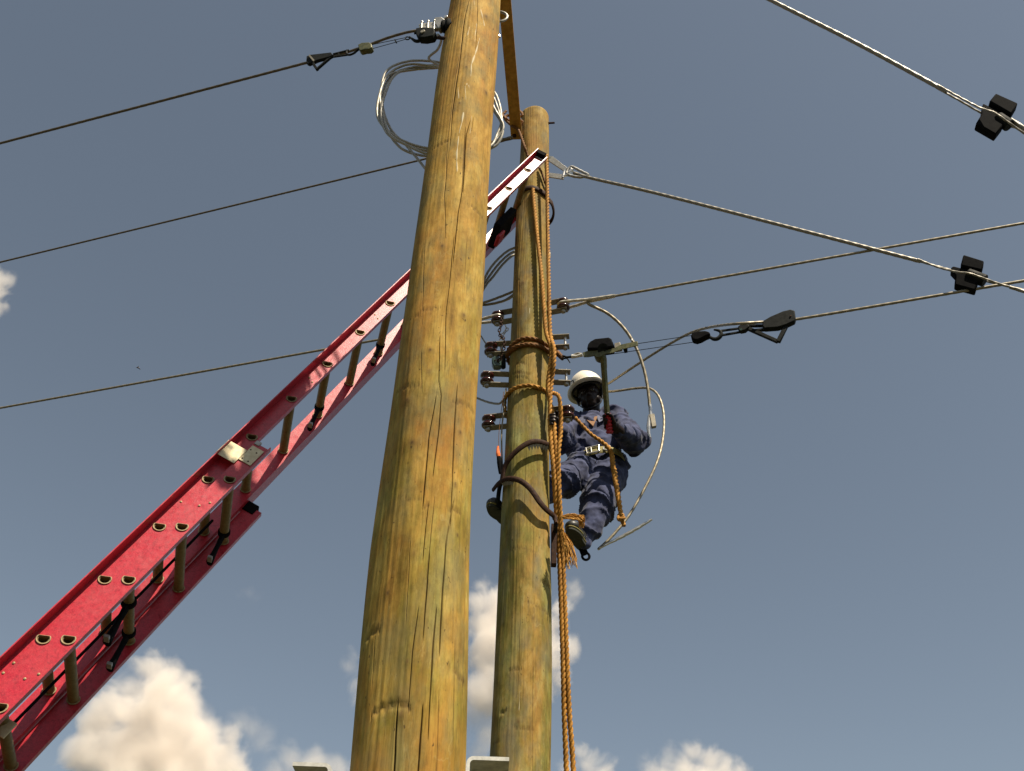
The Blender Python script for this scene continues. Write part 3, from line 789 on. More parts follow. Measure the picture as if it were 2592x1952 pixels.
# left side spans
a = np.array([-.41, 2.66, P(1100, 82, 2.7)[2]])
w1z = P(1115, 75, 2.7)[2]
W1a, W1b = Pz(780, 158, w1z), Pz(0, 363, w1z)
u1 = unit(W1b - W1a)
wire('conductor', [Pz(1085, 76, w1z), Pz(1040, 80, w1z), Pz(985, 95, w1z), Pz(925, 117, w1z), Pz(860, 138, w1z), Pz(800, 153, w1z), W1a, W1a + u1 * 1.2, W1b, W1b + u1 * 4], .0062, 'conductor_dark',
     'highest dark wire, running from the puller beside the front pole across the sky', group=wg)
w2z = P(1304, 347, 4.5)[2] - .02
W2a, W2b = Pz(1304, 347, w2z), Pz(0, 664, w2z); u2 = unit(W2b - W2a)
wire('conductor', [W2a + u2 * .02, W2b, W2b + u2 * 5], .0068, 'conductor_dark', 'middle of the three dark wires, ending at the tie bar behind the front pole', group=wg, step=.016,
     extra=lambda mb: mb.tube([W2a + u2 * .02, W2a + u2 * .5], .0135, sides=12, step=.012, lobes=4, pitch=.06, amp=.25))
p = pin('L1'); W3a = p; W3b = Pz(0, 1033, p[2] + .01); u3 = unit(W3b - W3a); s3 = np.cross(u3, Z)
wire('conductor', [p + u3 * .32, W3b, W3b + u3 * 5], .0072, 'conductor', 'lowest wire on the ladder side, passing behind the ladder to a spool', group=wg, step=.016)
def dead_end(pn, u, L, label, name='wire_tie'):
    s = np.cross(u, Z); pts = []
    R = .031
    pts.append(pn + u * L + s * .004)
    pts.append(pn + u * (L * .5) + s * .010); pts.append(pn + u * .075 + s * .022)
    for t in np.linspace(math.pi / 2, -math.pi / 2, 9): pts.append(pn - u * (R * math.cos(t)) + s * R * math.sin(t))
    pts.append(pn + u * .075 - s * .022); pts.append(pn + u * (L * .5) - s * .010); pts.append(pn + u * L - s * .004)
    pts = [q + Z * (.002 * math.sin(i)) for i, q in enumerate(pts)]
    single(name, MB().tube(pts, .0095, sides=12, step=.008, lobes=4, pitch=.05, amp=.22), 'aluminium', label, 'wire tie', 'preformed ties round the top spools', smooth=60)
dead_end(p, u3, .36, 'silver preformed tie gripping the highest spool behind the front pole')
# right side spans
p = pin('R1'); WCb = Pz(2592, 565, p[2] + .005); uc = unit(WCb - p)
wire('conductor', [p + uc * .30, WCb, WCb + uc * 4], .0072, 'conductor', 'silver wire from the highest spool on the climber side across open sky', group=wg, step=.014)
dead_end(p, uc, .33, 'silver preformed tie gripping the highest spool above the climber')
yc = p[1]
wire('jumper_wire', [p + uc * .16 - Z * .012, P(1490, 770, yc - .04), P(1540, 795, yc), P(1580, 832, yc + .02), P(1610, 880, yc + .04), P(1630, 935, yc + .06), P(1640, 985, yc + .07), P(1645, 1030, yc + .08)],
     .0088, 'conductor', 'wire tail curving down from the top spool to a silver tap connector', 'conductor', 'loose wire tails by the climber')
q0, q1, q2 = P(1645, 1024, yc + .08), P(1649, 1062, yc + .08), P(1646, 1090, yc + .08)
cn = thing('tap_connector', 'small silver and brown tap connector dangling at the end of a wire tail', 'connector', q2)
obj('sleeve', MB().tube([q0, q0 * .5 + q1 * .5, q1 - Z * .03], [.010, .012, .009], 10, step=.01), 'bright_steel', cn)
obj('clamp_body', MB().box(q1 * .6 + q2 * .4 + np.array([.012, 0, .02]), (.014, 0, .004), (0, .012, 0), (-.004, 0, .045)), 'strap_steel', cn, bevel=.003)
obj('stud', MB().tube([q1 - np.array([.012, 0, -.03]), q2 - np.array([.010, 0, 0]), q2 - np.array([.002, 0, .05])], [.007, .013, .004], 8, step=.01), 'bright_steel', cn)
zd = P(1460, 905, 4.52)[2]
# the span wire held by the puller, then its long loose tail behind the climber
D0 = Pz(2592, 711, zd + .02); D1 = Pz(2012, 809, zd + .02); ud = unit(D0 - D1)
yd = lambda x: np.interp(x, [1290, 1545, 2012], [5.15, 5.1, D1[1]])
tail = [D0 + ud * 4, D0, D1, Pz(1940, 815, zd + .02), Pz(1860, 820, zd + .015), P(1800, 828, 4.45), P(1750, 842, 4.62), P(1700, 868, 4.80), P(1640, 905, 4.98), P(1590, 938, 5.12), P(1545, 968, 5.28),
        P(1515, 985, 5.36), P(1520, 992, 5.36), P(1560, 990, 5.30), P(1610, 983, 5.25), P(1645, 984, 5.2), P(1668, 1005, 5.15), P(1680, 1050, 5.1), P(1678, 1110, 5.05), P(1663, 1170, 5.0), P(1630, 1240, 4.98), P(1590, 1308, 4.96), P(1545, 1362, 4.95), P(1515, 1390, 4.95)]
wire('conductor', tail, .0076, 'conductor', 'wire in the large triangular grip, its tail looping behind the climber', group=wg, step=.012)
q = [P(1513, 1391, 4.95), P(1530, 1381, 4.93), P(1570, 1361, 4.92), P(1612, 1338, 4.9), P(1650, 1315, 4.88)]
wire('wire_end', q, [.006, .006, .0085, .009, .008, .006], 'bright_steel', 'shiny bent-back wire end below and beside the climber boots', 'conductor', 'loose wire tails by the climber')
# stays with strain insulators
nst = np.cross(az(-18), Z)
sp0 = np.array([P2.x(6.9), P2.y, 0.0])
S_ = lambda x, y: Pp(x, y, sp0, nst)
stp = [S_(1452, 438), S_(1500, 452), S_(1664, 490), S_(1992, 574), S_(2330, 662)]
wire('stay_wire', stp, .0105, 'stay_steel', 'twisted stay wire from the bracket near the ladder top down to a black insulator', 'stay wire', 'stay wires', step=.012)
np1 = np.cross(az(-9), Z); sp1 = np.array([P1.x(7), P1.y, 0.0]); S1 = lambda x, y: Pp(x, y, sp1, np1)
e_ = S1(1950, 0); d_ = unit(e_ - S1(2260, 158))
wire('stay_wire', [e_ + d_ * ((e_[0] - P1.x(7)) / max(-d_[0], .1)) , e_ + d_ * .8, e_, S1(2150, 100), S1(2300, 180), S1(2395, 232)], .0085, 'stay_steel', 'thick stay wire crossing the top corner of the sky down to a black insulator', 'stay wire', 'stay wires', step=.012)
def strain(F_, nrm, polys, cyls, legs, wires, label, sc, ext, origin_px):
    c = F_(*origin_px); th = thing('strain_insulator', label, 'insulator', c, 'black stay insulators')
    for i, (poly, off) in enumerate(polys):
        pts = [F_(*q) + nrm * off * .3 * sc for q in poly]
        obj('block', MB().prism(pts, nrm * .050 * sc), 'black_rubber', th, bevel=.007 * sc)
    a, b, r = cyls; obj('core', MB().cyl(F_(*a), F_(*b), r * sc, r * sc * .96, 20), 'black_iron', th, bevel=.004 * sc)
    for w_ in wires: obj('wire_loop', MB().tube([F_(*q[:2]) - nrm * q[2] * sc for q in w_], .0052 * sc, sides=12, step=.008, lobes=3, pitch=.045, amp=.35), 'stay_steel', th, smooth=60)
z5 = lambda L: [(2200 + x / 2.776, 180 + y / 2.776) for x, y in L]
z5w = lambda L: [(2200 + x / 2.776, 180 + y / 2.776, o) for x, y, o in L]
strain(S1, np1, [(z5([(880, 190), (1035, 260), (990, 335), (835, 245)]), .025), (z5([(795, 245), (965, 330), (935, 400), (885, 465), (745, 385), (785, 320)]), -.02)], (z5([(900, 330)])[0], z5([(985, 385)])[0], .034), 0,
       [z5w([(300, 0, 0), (520, 130, .01), (640, 185, .02), (800, 245, .045), (900, 275, .06), (1000, 330, .05), (1090, 395, .02), (1300, 520, 0)]),
        z5w([(480, 110, -.01), (600, 190, -.02), (760, 300, -.04), (860, 360, -.06), (960, 415, -.05), (1090, 465, -.02), (1300, 560, 0)])],
       'large black strain insulator in the upper corner stay wire', .75, 0, z5([(890, 330)])[0])
strain(S_, nst, [(z5([(660, 1315), (805, 1360), (790, 1425), (640, 1390)]), .02), (z5([(575, 1395), (590, 1385), (730, 1420), (770, 1470), (745, 1555), (598, 1515), (605, 1450), (572, 1415)]), -.02)], (z5([(690, 1430)])[0], z5([(815, 1475)])[0], .036), 0,
       [z5w([(200, 1290, 0), (390, 1340, .01), (500, 1360, .02), (640, 1375, .05), (720, 1395, .065), (830, 1435, .05), (970, 1495, .02), (1090, 1540, 0), (1300, 1615, 0)]),
        z5w([(340, 1330, -.01), (480, 1395, -.02), (610, 1450, -.045), (700, 1475, -.06), (800, 1500, -.05), (930, 1518, -.02), (1090, 1545, 0), (1300, 1620, 0)])],
       'smaller black strain insulator where the lower stay wire crosses a conductor', 1.0, 0, z5([(690, 1430)])[0])
# the stays run on below their insulators to anchors in the ground
def lower_stay(F_, a, b, label):
    p, q = F_(*a), F_(*b); d = unit(q - p); g_ = q + d * (q[2] / -d[2])
    wire('stay_wire', [p, q, q + d * 1.0, g_], .0085, 'stay_steel', label, 'stay wire', 'stay wires', step=.02)
lower_stay(S1, (2556, 302), (2668, 374), 'last bit of the corner stay wire below its black insulator')
lower_stay(S_, (2556, 727), (2668, 762), 'last bit of the lower stay wire past the smaller black insulator')
# stay bracket on the rear pole
sb = thing('stay_bracket', 'pale steel stay bracket with two flat plates beside the ladder top', 'bracket', S_(1430, 430))
obj('plate', MB().prism([S_(*q) for q in b5([(875, 150), (915, 155), (1060, 270), (1035, 310), (870, 200)])], nst * .006 + Z * .004), 'galvanised', sb, bevel=.001)
obj('plate', MB().prism([S_(*q) for q in b5([(870, 325), (1035, 345), (1028, 395), (870, 370)])], nst * .006 + Z * .004), 'galvanised', sb, bevel=.001)
obj('shackle', MB().tube([S_(*q) for q in b5([(1020, 375), (1040, 300), (1085, 275), (1110, 290), (1080, 340), (1030, 360)])], .009, 8, step=.008), 'bright_steel', sb)
obj('thimble', MB().tube([S_(*q) for q in b5([(1290, 345), (1200, 300), (1130, 265), (1095, 265), (1060, 320), (1090, 350), (1200, 370), (1300, 350)])], .0095, 10, step=.008, lobes=3, pitch=.045, amp=.25), 'galvanised', sb, smooth=60)
obj('clip', MB().box(S_(*b5([(1100, 310)])[0]), unit(S_(1460, 425) - S_(1440, 445)) * .022, nst * .012, np.cross(nst, unit(S_(1460, 425) - S_(1440, 445))) * .010), 'bright_steel', sb, bevel=.002)

# ------------------------------------------------------------------ coils of spare conductor
cg = 'coils of spare wire'
base = [(1110, 168), (1040, 168), (988, 190), (963, 240), (962, 295), (985, 340), (1030, 368), (1090, 384), (1180, 388), (1240, 372), (1268, 342), (1270, 310), (1255, 270), (1236, 238), (1195, 195), (1155, 174)]
cpts = [P(1108, 88, 2.74), P(1117, 100, 2.78), P(1108, 125, 2.86), P(1085, 148, 2.94)]
for li in range(4):
    jit = [(0, 0), (8, 6), (-5, -4), (4, 10)][li]
    for i, (x, y) in enumerate(base):
        k = 1 + .045 * math.sin(i * 1.1 + li * 2.1) + .02 * math.sin(i * 2.9 + li)
        x2, y2 = 1115 + (x - 1115) * k + jit[0] * math.sin(i * .4 + li), 280 + (y - 280) * k + jit[1] * math.cos(i * .5 + li)
        cpts.append(P(x2, y2, 3.03 + .014 * li + .02 * math.sin(i * .8 + li)))
cpts += [P(1040, 172, 3.06), P(985, 200, 3.07), P(968, 260, 3.08), P(988, 325, 3.08), P(1030, 370, 3.08), P(1075, 425, 3.08), P(1110, 470, 3.05), P(1130, 520, 3.0)]
wire('wire_coil', cpts, .0060, 'coil_wire', 'hanging coil of bright silver wire looped behind the front pole', 'wire coil', cg, step=.012)
c2 = []
for li, (dx, dy, dyy) in enumerate(((0, 0, 0), (9, 9, .03), (18, 16, .06))):
    c2.append([P(1205 + dx * .3, 770, 4.86 + dyy), P(1220 + dx * .4, 722 + dy * .3, 4.86 + dyy), P(1238 + dx * .6, 684 + dy, 4.87 + dyy), P(1265 + dx * .5, 652 + dy, 4.88 + dyy), P(1296 + dx * .4, 630 + dy * .9, 4.90 + dyy), P(1340, 622 + dy, 4.92 + dyy), P(1390 - 8 * li, 640 + dy, 4.93 + dyy), P(1372, 690 + dy * 2, 4.92 + dyy), P(1340, 720, 4.9 + dyy), P(1280, 760, 4.88 + dyy)])
cc = c2[0] + c2[1][1:] + c2[2][1:]
wire('wire_coil', cc[:9] + c2[1] + c2[2], .0080, 'conductor', 'dull grey wire loops between the two poles below the ladder', 'wire coil', cg, step=.014)

# ------------------------------------------------------------------ tensioning gear on the upper wire beside the front pole
zz4 = lambda L: [(740 + x / 5.027, y / 5.027) for x, y in L]
n1 = np.cross(u1, Z); pl1 = Pz(900, 110, w1z)
L1 = lambda x, y: Pp(x, y, pl1, n1)
Lz = lambda L: [L1(*q) for q in zz4(L)]
def bar(mb, F_, a, b, w, th, nrm):
    a, b = F_(*a), F_(*b); u = unit(b - a); return mb.box((a + b) / 2, u * np.linalg.norm(b - a) / 2, np.cross(u, nrm) * w, nrm * th)
Fz = lambda x, y: L1(*zz4([(x, y)])[0])
gr = thing('wire_grip', 'small dark triangular wire grip on the upper wire beside the front pole', 'wire grip', Fz(320, 900), 'wire grips and pullers')
obj('jaw', MB().prism(Lz([(190, 735), (240, 715), (500, 685), (525, 715), (480, 740), (330, 780), (215, 830), (185, 815)]), n1 * .018), 'black_iron', gr, bevel=.002)
mb = MB(); bar(mb, Fz, (215, 740), (318, 890), .006, .007, n1); bar(mb, Fz, (312, 885), (520, 705), .0055, .006, n1)
obj('lever', mb, 'black_iron', gr, bevel=.001)
obj('tag_plate', MB().prism([q - n1 * .014 for q in Lz([(235, 725), (300, 800), (285, 815), (225, 745)])], n1 * .004), 'strap_steel', gr)
mb = MB(); bar(mb, Fz, (520, 690), (720, 640), .003, .004, n1); bar(mb, Fz, (525, 725), (700, 700), .003, .004, n1); bar(mb, Fz, (590, 680), (600, 715), .003, .004, n1)
obj('link', mb, 'black_iron', gr)
pu = thing('cable_puller', 'dark pulley block and hooks pulling the upper wire up to the front pole', 'cable puller', Fz(900, 650), 'wire grips and pullers')
obj('hook', MB().tube(Lz([(700, 640), (690, 680), (720, 700), (780, 680), (830, 640), (860, 620)]), .0055, 8, step=.006), 'black_iron', pu)
obj('pulley_block', MB().prism(Lz([(850, 600), (900, 575), (990, 570), (1020, 590), (1025, 630), (995, 655), (930, 660), (880, 675), (860, 660)]), n1 * .030), 'olive_paint', pu, bevel=.003)
obj('cable', MB().tube(Lz([(990, 575), (1440, 480)]), .0016, 6), 'black_iron', pu)
obj('cable', MB().tube(Lz([(1020, 620), (1310, 540), (1440, 500)]), .0016, 6), 'black_iron', pu)
mb = MB(); bar(mb, Fz, (1305, 510), (1325, 545), .003, .004, n1); obj('cable_clip', mb, 'black_iron', pu)
c = Fz(1465, 488); ax1 = unit(Fz(1500, 488) - c); ax2 = unit(Fz(1465, 450) - c)
obj('ring', MB().tube([c + ax1 * .012 * math.cos(t) + ax2 * .012 * math.sin(t) for t in np.linspace(0, 2 * math.pi, 16, endpoint=False)], .0032, 8, closed=True), 'black_iron', pu)
obj('hook', MB().tube(Lz([(1490, 470), (1530, 500), (1560, 520), (1600, 525), (1640, 500), (1650, 440), (1600, 410), (1550, 430)]), [.004, .006, .008, .009, .010, .011, .008, .005], 10, step=.005), 'black_iron', pu)
obj('housing', MB().prism(Lz([(1590, 400), (1690, 390), (1820, 400), (1830, 450), (1800, 500), (1700, 520), (1620, 515), (1590, 480)]), n1 * .040), 'black_iron', pu, bevel=.004)
obj('drum', MB().cyl(Fz(1680, 455) - n1 * .026, Fz(1680, 455) + n1 * .026, .012, sides=16), 'strap_steel', pu, bevel=.002)
dc = thing('strain_clamp', 'silver bolted strain clamp on the front pole holding the upper wire', 'clamp', Fz(1750, 380))
obj('keeper', MB().prism(Lz([(1615, 335), (1640, 325), (1810, 300), (1880, 330), (1880, 380), (1640, 395), (1620, 375)]), n1 * .022), 'aluminium', dc, bevel=.003)
for x0 in (1655, 1735, 1815):
    obj('bolt', MB().cyl(Fz(x0, 400) - n1 * .013, Fz(x0 + 8, 300 + (x0 - 1640) * -.1) - n1 * .013, .0035, sides=8).lathe(Fz(x0 + 8, 318 - (x0 - 1640) * .1) - n1 * .013, unit(Fz(x0, 300) - Fz(x0, 400)), [(0, .0065), (.006, .0065)], 6), 'galvanised', dc)
obj('clevis', MB().prism(Lz([(1820, 260), (1910, 250), (1960, 290), (1940, 360), (1870, 400), (1830, 340)]), n1 * .034), 'galvanised', dc, bevel=.004)
obj('eye_nut', MB().lathe(Fz(1960, 240) - n1 * .014, n1, [(0, .011), (.028, .011)], 12), 'bright_steel', dc, bevel=.002)
obj('insulator', MB().lathe(Fz(1905, 345), unit(Fz(2010, 330) - Fz(1905, 345)), [(0, .012), (.006, .030), (.016, .032), (.022, .016), (.030, .034), (.042, .036), (.050, .018), (.070, .016)], 20), 'black_iron', dc, smooth=60)
obj('eye_bolt', MB().cyl(Fz(1850, 480), P1.hit(1150, 100, -.03), .009, sides=10), 'rusty_iron', dc)

# ------------------------------------------------------------------ chain, block and hanging tool on the front-pole side of the rear pole
def chain(name, pts, label, r=.0032, ll=.026, lw=.0085, mat='rusty_iron'):
    p = catmull(pts, .002); d = np.r_[0, np.cumsum(np.linalg.norm(np.diff(p, axis=0), axis=1))]
    n = max(2, int(d[-1] / (ll * .78))); pos = np.linspace(0, d[-1], n)
    C = np.stack([np.interp(pos, d, p[:, i]) for i in range(3)], 1)
    root = thing(name, label, 'chain', C[-1]); first = None
    for i in range(n):
        u = unit(C[min(i + 1, n - 1)] - C[max(i - 1, 0)]); s = unit(np.cross(u, [.3, 1, .1])); t = np.cross(u, s)
        a = s if i % 2 else t
        pts_ = []
        for th in np.linspace(0, 2 * math.pi, 14, endpoint=False):
            pts_.append(C[i] + u * (ll / 2 - lw + 0) * np.sign(math.cos(th)) * (abs(math.cos(th)) > .2) + u * lw * math.cos(th) + a * lw * math.sin(th))
        obj('chain_link', MB().tube(pts_, r, 7, closed=True), mat, root)
    return root
B7 = lambda x, y, Y=4.62: P(*b7([(x, y)])[0], Y)
chain('steel_chain', [B7(660, 215, 4.60), B7(650, 330, 4.58), B7(620, 420, 4.58), B7(640, 520, 4.58), B7(700, 570, 4.56), B7(710, 660, 4.56), B7(700, 760, 4.56), B7(655, 840, 4.57), B7(650, 950, 4.58), B7(560, 985, 4.60)],
      'rusty chain hanging between the upper spools on the front-pole side')
chain('steel_chain', [B7(740, 350, 4.66), B7(760, 400, 4.66), B7(690, 480, 4.66), B7(650, 560, 4.66), B7(655, 660, 4.66), B7(650, 760, 4.66)], 'short second chain tangled against the rear pole beside the upper spools', mat='galvanised_dull')
hb = thing('chain_block', 'dark green pear-shaped block hanging from the chain between two spools', 'block', B7(560, 1120))
obj('housing', MB().prism([B7(*q) for q in [(510, 940), (560, 925), (620, 950), (650, 1010), (660, 1110), (600, 1128), (510, 1125), (478, 1060), (475, 980)]], np.array([0, .045, 0])), 'glass_green', hb, bevel=.008)
obj('cheek_plate', MB().prism([B7(*q, 4.645) for q in [(620, 930), (720, 880), (740, 960), (740, 1100), (690, 1128), (640, 1100)]], np.array([0, .03, 0])), 'black_iron', hb, bevel=.005)
obj('hook', MB().tube([B7(*q, 4.61) for q in [(520, 900), (525, 940), (550, 975), (580, 960), (590, 900), (640, 870)]], .006, 8, step=.005), 'black_iron', hb)
B2 = lambda x, y, Y: P(*b2([(x, y)])[0], Y)
tl = thing('screwdriver', 'screwdriver with orange and black handle dangling on a cord by the rear pole', 'tool', B2(345, 480, 4.6))
obj('cord', MB().tube([B7(700, 1560, 4.58), B2(345, 0, 4.59), B2(335, 215, 4.60)], .0016, 6, step=.02), 'rope_brown', tl)
obj('grip', MB().tube([B2(330, 205, 4.6), B2(328, 240, 4.6), B2(332, 290, 4.6), B2(338, 320, 4.6)], [.006, .009, .013, .011], 10, step=.006), 'tool_orange', tl)
obj('shaft', MB().tube([B2(338, 315, 4.6), B2(345, 360, 4.6), B2(352, 440, 4.6), B2(356, 485, 4.6)], [.012, .015, .013, .010], 10, step=.008), 'black_rubber', tl)
single('hand_line', MB().tube([B7(745, 1500, 4.60), B2(372, 0, 4.60), B2(368, 200, 4.61), B2(375, 420, 4.63)], .0045, 8, step=.02), 'conductor', 'thin grey cord hanging straight down beside the screwdriver', 'cord')
wire('slack_wire', [P(1165, 990, 4.95), P(1195, 1003, 4.9), P(1208, 1008, 4.85), P(1235, 1018, 4.75), P(1262, 1022, 4.66), P(1275, 1012, 4.60)], .0062, 'conductor', 'short slack wire sagging from behind the front pole to a rope loop', 'conductor', step=.012)
wire('slack_wire', [P(1206, 835, 4.95), P(1217, 850, 4.93), P(1230, 870, 4.9), P(1245, 885, 4.85), P(1270, 890, 4.8)], .0045, 'conductor', 'thin wire pair curling behind the second spool by the front pole', 'conductor', step=.012)

# ------------------------------------------------------------------ ratchet puller and its grip on the climber side
z6 = lambda x, y: (1400 + x / 3.16, 640 + y / 3.16)
nd = np.cross(ud, Z); pd_ = Pz(1600, 880, zd)
Fd = lambda x, y, o=0.0: Pp(*z6(x, y), pd_ + nd * o, nd)
rp = thing('ratchet_puller', 'olive ratchet cable puller with black drum cover and red-gripped lever above the climber', 'cable puller', Fd(400, 800), 'wire grips and pullers')
for o in (-.018, .018):
    mb = MB().prism([Fd(x, y, o) for x, y in [(235, 800), (280, 785), (490, 765), (545, 735), (675, 708), (682, 742), (545, 775), (480, 800), (280, 835), (245, 835)]], nd * .005)
    obj('side_plate', mb, 'olive_paint', rp, bevel=.001)
obj('drum_cover', MB().prism([Fd(x, y) for x, y in [(278, 800), (288, 760), (305, 738), (345, 716), (455, 704), (475, 715), (492, 755), (480, 785), (380, 800)]], nd * .075), 'black_rubber', rp, bevel=.010)
obj('drum', MB().cyl(Fd(400, 770, -.03), Fd(400, 770, .03), .034, sides=20), 'black_iron', rp)
obj('spacer', MB().prism([Fd(x, y) for x, y in [(495, 740), (540, 730), (550, 772), (498, 782)]], nd * .040), 'strap_steel', rp, bevel=.002)
obj('pawl', MB().prism([Fd(x, y, -.03) for x, y in [(560, 770), (595, 762), (595, 795), (570, 800)]], nd * .012), 'black_iron', rp, bevel=.002)
obj('pin', MB().lathe(Fd(630, 705), Z, [(0, .006), (.012, .006), (.016, .004)], 8), 'bright_steel', rp)
obj('clevis', MB().tube([Fd(235, 815), Fd(190, 828), Fd(150, 830)], [.012, .009, .013], 10, step=.01), 'galvanised_dull', rp)
obj('swivel', MB().tube([Fd(165, 815), Fd(205, 805), Fd(230, 815)], .006, 8, step=.008), 'strap_steel', rp)
obj('hook', MB().tube([Fd(150, 832), Fd(110, 835), Fd(85, 826), Fd(60, 830), Fd(70, 848), Fd(110, 845), Fd(135, 880)], [.008, .007, .006, .006, .005, .004, .003], 8, step=.006), 'black_iron', rp)
obj('pivot', MB().lathe(Fd(385, 850, -.035), nd, [(0, .030), (.008, .034), (.05, .034), (.058, .030)], 20), 'olive_paint', rp)
Fl = lambda x, y, o=0.0: P(*b1([(x, y)])[0], np.interp(y, [720, 1530], [Fd(385, 850)[1] - .02, 4.74]) + o)
h0, h1, h2 = Fl(1408, 745), Fl(1450, 1330), Fl(1478, 1535)
obj('lever', MB().tube([h0, h1], [.019, .018], 4, flat=1.0, flat_dir=(1, 0, 0)), 'olive_paint', rp, smooth=0, bevel=.003)
for k in (.45, .55, .66, .8): obj('lever_hole', MB().lathe(h0 + (h1 - h0) * k - np.array([0, .0178, 0]), (0, -1, 0), [(0, .0035), (.001, .0035)], 8), 'black_rubber', rp)
obj('side_tube', MB().tube([Fl(1436, 760), Fl(1440, 860)], .006, 8), 'strap_steel', rp)
gp = h1 + (h2 - h1) * np.linspace(0, 1, 30)[:, None]
obj('hand_grip', MB().tube(gp, [.021 + .0035 * math.sin(i * 1.25) for i in range(30)], 12), 'red_grip', rp)
obj('cable', MB().tube([Fd(670, 728), Fd(1120, 660), Fd(1140, 665)], .0022, 6), 'black_iron', rp)
obj('cable', MB().tube([Fd(440, 815), Fd(1130, 714)], .0022, 6), 'black_iron', rp)
ob = obj('pulley_block', MB().prism([Fd(x, y) for x, y in [(1105, 680), (1115, 655), (1150, 645), (1220, 640), (1255, 650), (1262, 670), (1225, 685), (1190, 705), (1150, 718), (1115, 710)]], nd * .045), 'black_rubber', rp, bevel=.008)
obj('hook', MB().tube([Fd(*q) for q in [(1250, 672), (1285, 690), (1320, 685), (1345, 655), (1335, 628), (1305, 618), (1285, 616)]], [.008, .011, .012, .012, .010, .008, .005], 10, step=.006), 'black_iron', rp)
g2 = thing('wire_grip', 'large black triangular wire grip clamped on the conductor beyond the ratchet puller', 'wire grip', Fd(1800, 720), 'wire grips and pullers')
mb = MB(); bar(mb, Fd, (1345, 625), (1490, 605), .0045, .006, nd); bar(mb, Fd, (1350, 660), (1495, 635), .0045, .006, nd); obj('link', mb, 'black_iron', g2)
obj('knuckle', MB().prism([Fd(x, y) for x, y in [(1482, 600), (1500, 588), (1560, 582), (1575, 600), (1540, 630), (1500, 638), (1483, 625)]], nd * .032), 'black_iron', g2, bevel=.004)
obj('knuckle_bolt', MB().lathe(Fd(1503, 615, -.024) if nd[1] > 0 else Fd(1503, 615, .024), nd * (-1 if nd[1] > 0 else 1), [(0, .008), (.004, .008)], 10), 'glass_green', g2)
obj('jaw', MB().prism([Fd(x, y) for x, y in [(1680, 560), (1740, 525), (1840, 482), (1900, 468), (1935, 478), (1942, 535), (1935, 560), (1870, 590), (1800, 612), (1690, 620), (1675, 600)]], nd * .038), 'black_iron', g2, bevel=.006)
mb = MB(); bar(mb, Fd, (1545, 600), (1800, 712), .011, .009, nd); bar(mb, Fd, (1800, 715), (1862, 590), .012, .010, nd); obj('lever', mb, 'black_iron', g2, bevel=.003)
mb = MB(); bar(mb, Fd, (1560, 585), (1700, 585), .005, .010, nd); bar(mb, Fd, (1600, 625), (1790, 605), .006, .010, nd); obj('shank', mb, 'black_iron', g2, bevel=.001)
obj('rivet', MB().lathe(Fd(1900, 505, -.021) if nd[1] > 0 else Fd(1900, 505, .021), nd * (-1 if nd[1] > 0 else 1), [(0, .006), (.003, .004)], 10), 'rusty_iron', g2)

# ------------------------------------------------------------------ ropes
RK = dict(sides=18, lobes=3, pitch=.030, amp=.55)
rgp = 'orange ropes on the rear pole'
def rope(pts, r, label, mat='rope', group=rgp, step=.0055, name='rope', extra=None):
    mb = MB().tube(pts, r, step=step, **RK)
    if extra: extra(mb)
    return single(name, mb, mat, label, 'rope', group, smooth=70)
H = P2.hit
def front(px, py, off=.014): return H(px, py, off)
Yr = lambda y: np.interp(y, [380, 560, 900, 1180, 1400, 1952], [4.46, 4.47, 4.45, 4.50, 4.66, 4.80])
R_ = lambda x, y, o=0.0: P(x, y, Yr(y) + o)
rope([R_(1383, 392), R_(1385, 470), R_(1386, 560), R_(1388, 660), R_(1390, 760), R_(1393, 845), R_(1402, 880, -.03), R_(1402, 920, -.03), R_(1397, 960), R_(1393, 1010), R_(1393, 1090), R_(1400, 1180), R_(1407, 1280), R_(1413, 1370), R_(1417, 1440), R_(1424, 1640), R_(1428, 1800), R_(1434, 1970), R_(1440, 2300), P(1441, 2700, 4.4)],
     .0108, 'orange rope strand down the rear pole starting at the ladder top plate')
rope([R_(1349, 478, .03), R_(1352, 520, .02), R_(1360, 600, .01), R_(1370, 690), R_(1376, 770), R_(1382, 840), R_(1396, 885, -.012), R_(1392, 930, -.012), R_(1387, 985), R_(1401, 1060, .01), R_(1405, 1120), R_(1413, 1230), R_(1419, 1340), R_(1426, 1440), R_(1434, 1640), R_(1441, 1800), R_(1452, 1970), R_(1460, 2300), P(1466, 2700, 4.4)],
     .0108, 'orange rope strand from the strap under the ladder top, climber side of the pair')
# sling: two turns round the pole, drawn out to the puller hook
def ring(zf, a0, a1, off, n=40):
    pts = []
    for a in np.linspace(a0, a1, n):
        z = zf((a - a0) / (a1 - a0)); r = P2.r(z) + off
        pts.append(np.array([P2.x(z) + r * math.cos(a), P2.y + r * math.sin(a), z]))
    return pts
hk = Fd(75, 835)
fr = [b7([q])[0] for q in [(1640, 760), (1500, 690), (1350, 600), (1150, 560), (1000, 590), (870, 680), (780, 800)]]
pts = [hk, H(*fr[0], .03)] + [H(*q, .013) for q in fr[1:]]
zb = pts[-1][2]; ae = P2.ang(pts[-1])
pts += ring(lambda t: zb - .05 - .01 * t, ae - .5, ae - 2.75, .013, 14)
fr2 = [b7([q])[0] for q in [(760, 880), (830, 780), (960, 705), (1150, 680), (1300, 700), (1450, 750), (1560, 800), (1700, 860)]]
s2 = [H(*q, .013) for q in fr2[:-2]] + [H(*fr2[-2], .03), H(*fr2[-1], .05)]
sling_pts = pts[:len(fr) + 1]
back = ring(lambda t: s2[0][2] - .02 + (pts[len(fr)][2] - s2[0][2]) * (1 - t) * .5, ae, ae - 2 * math.pi + .35, .013, 30)[2:-2]
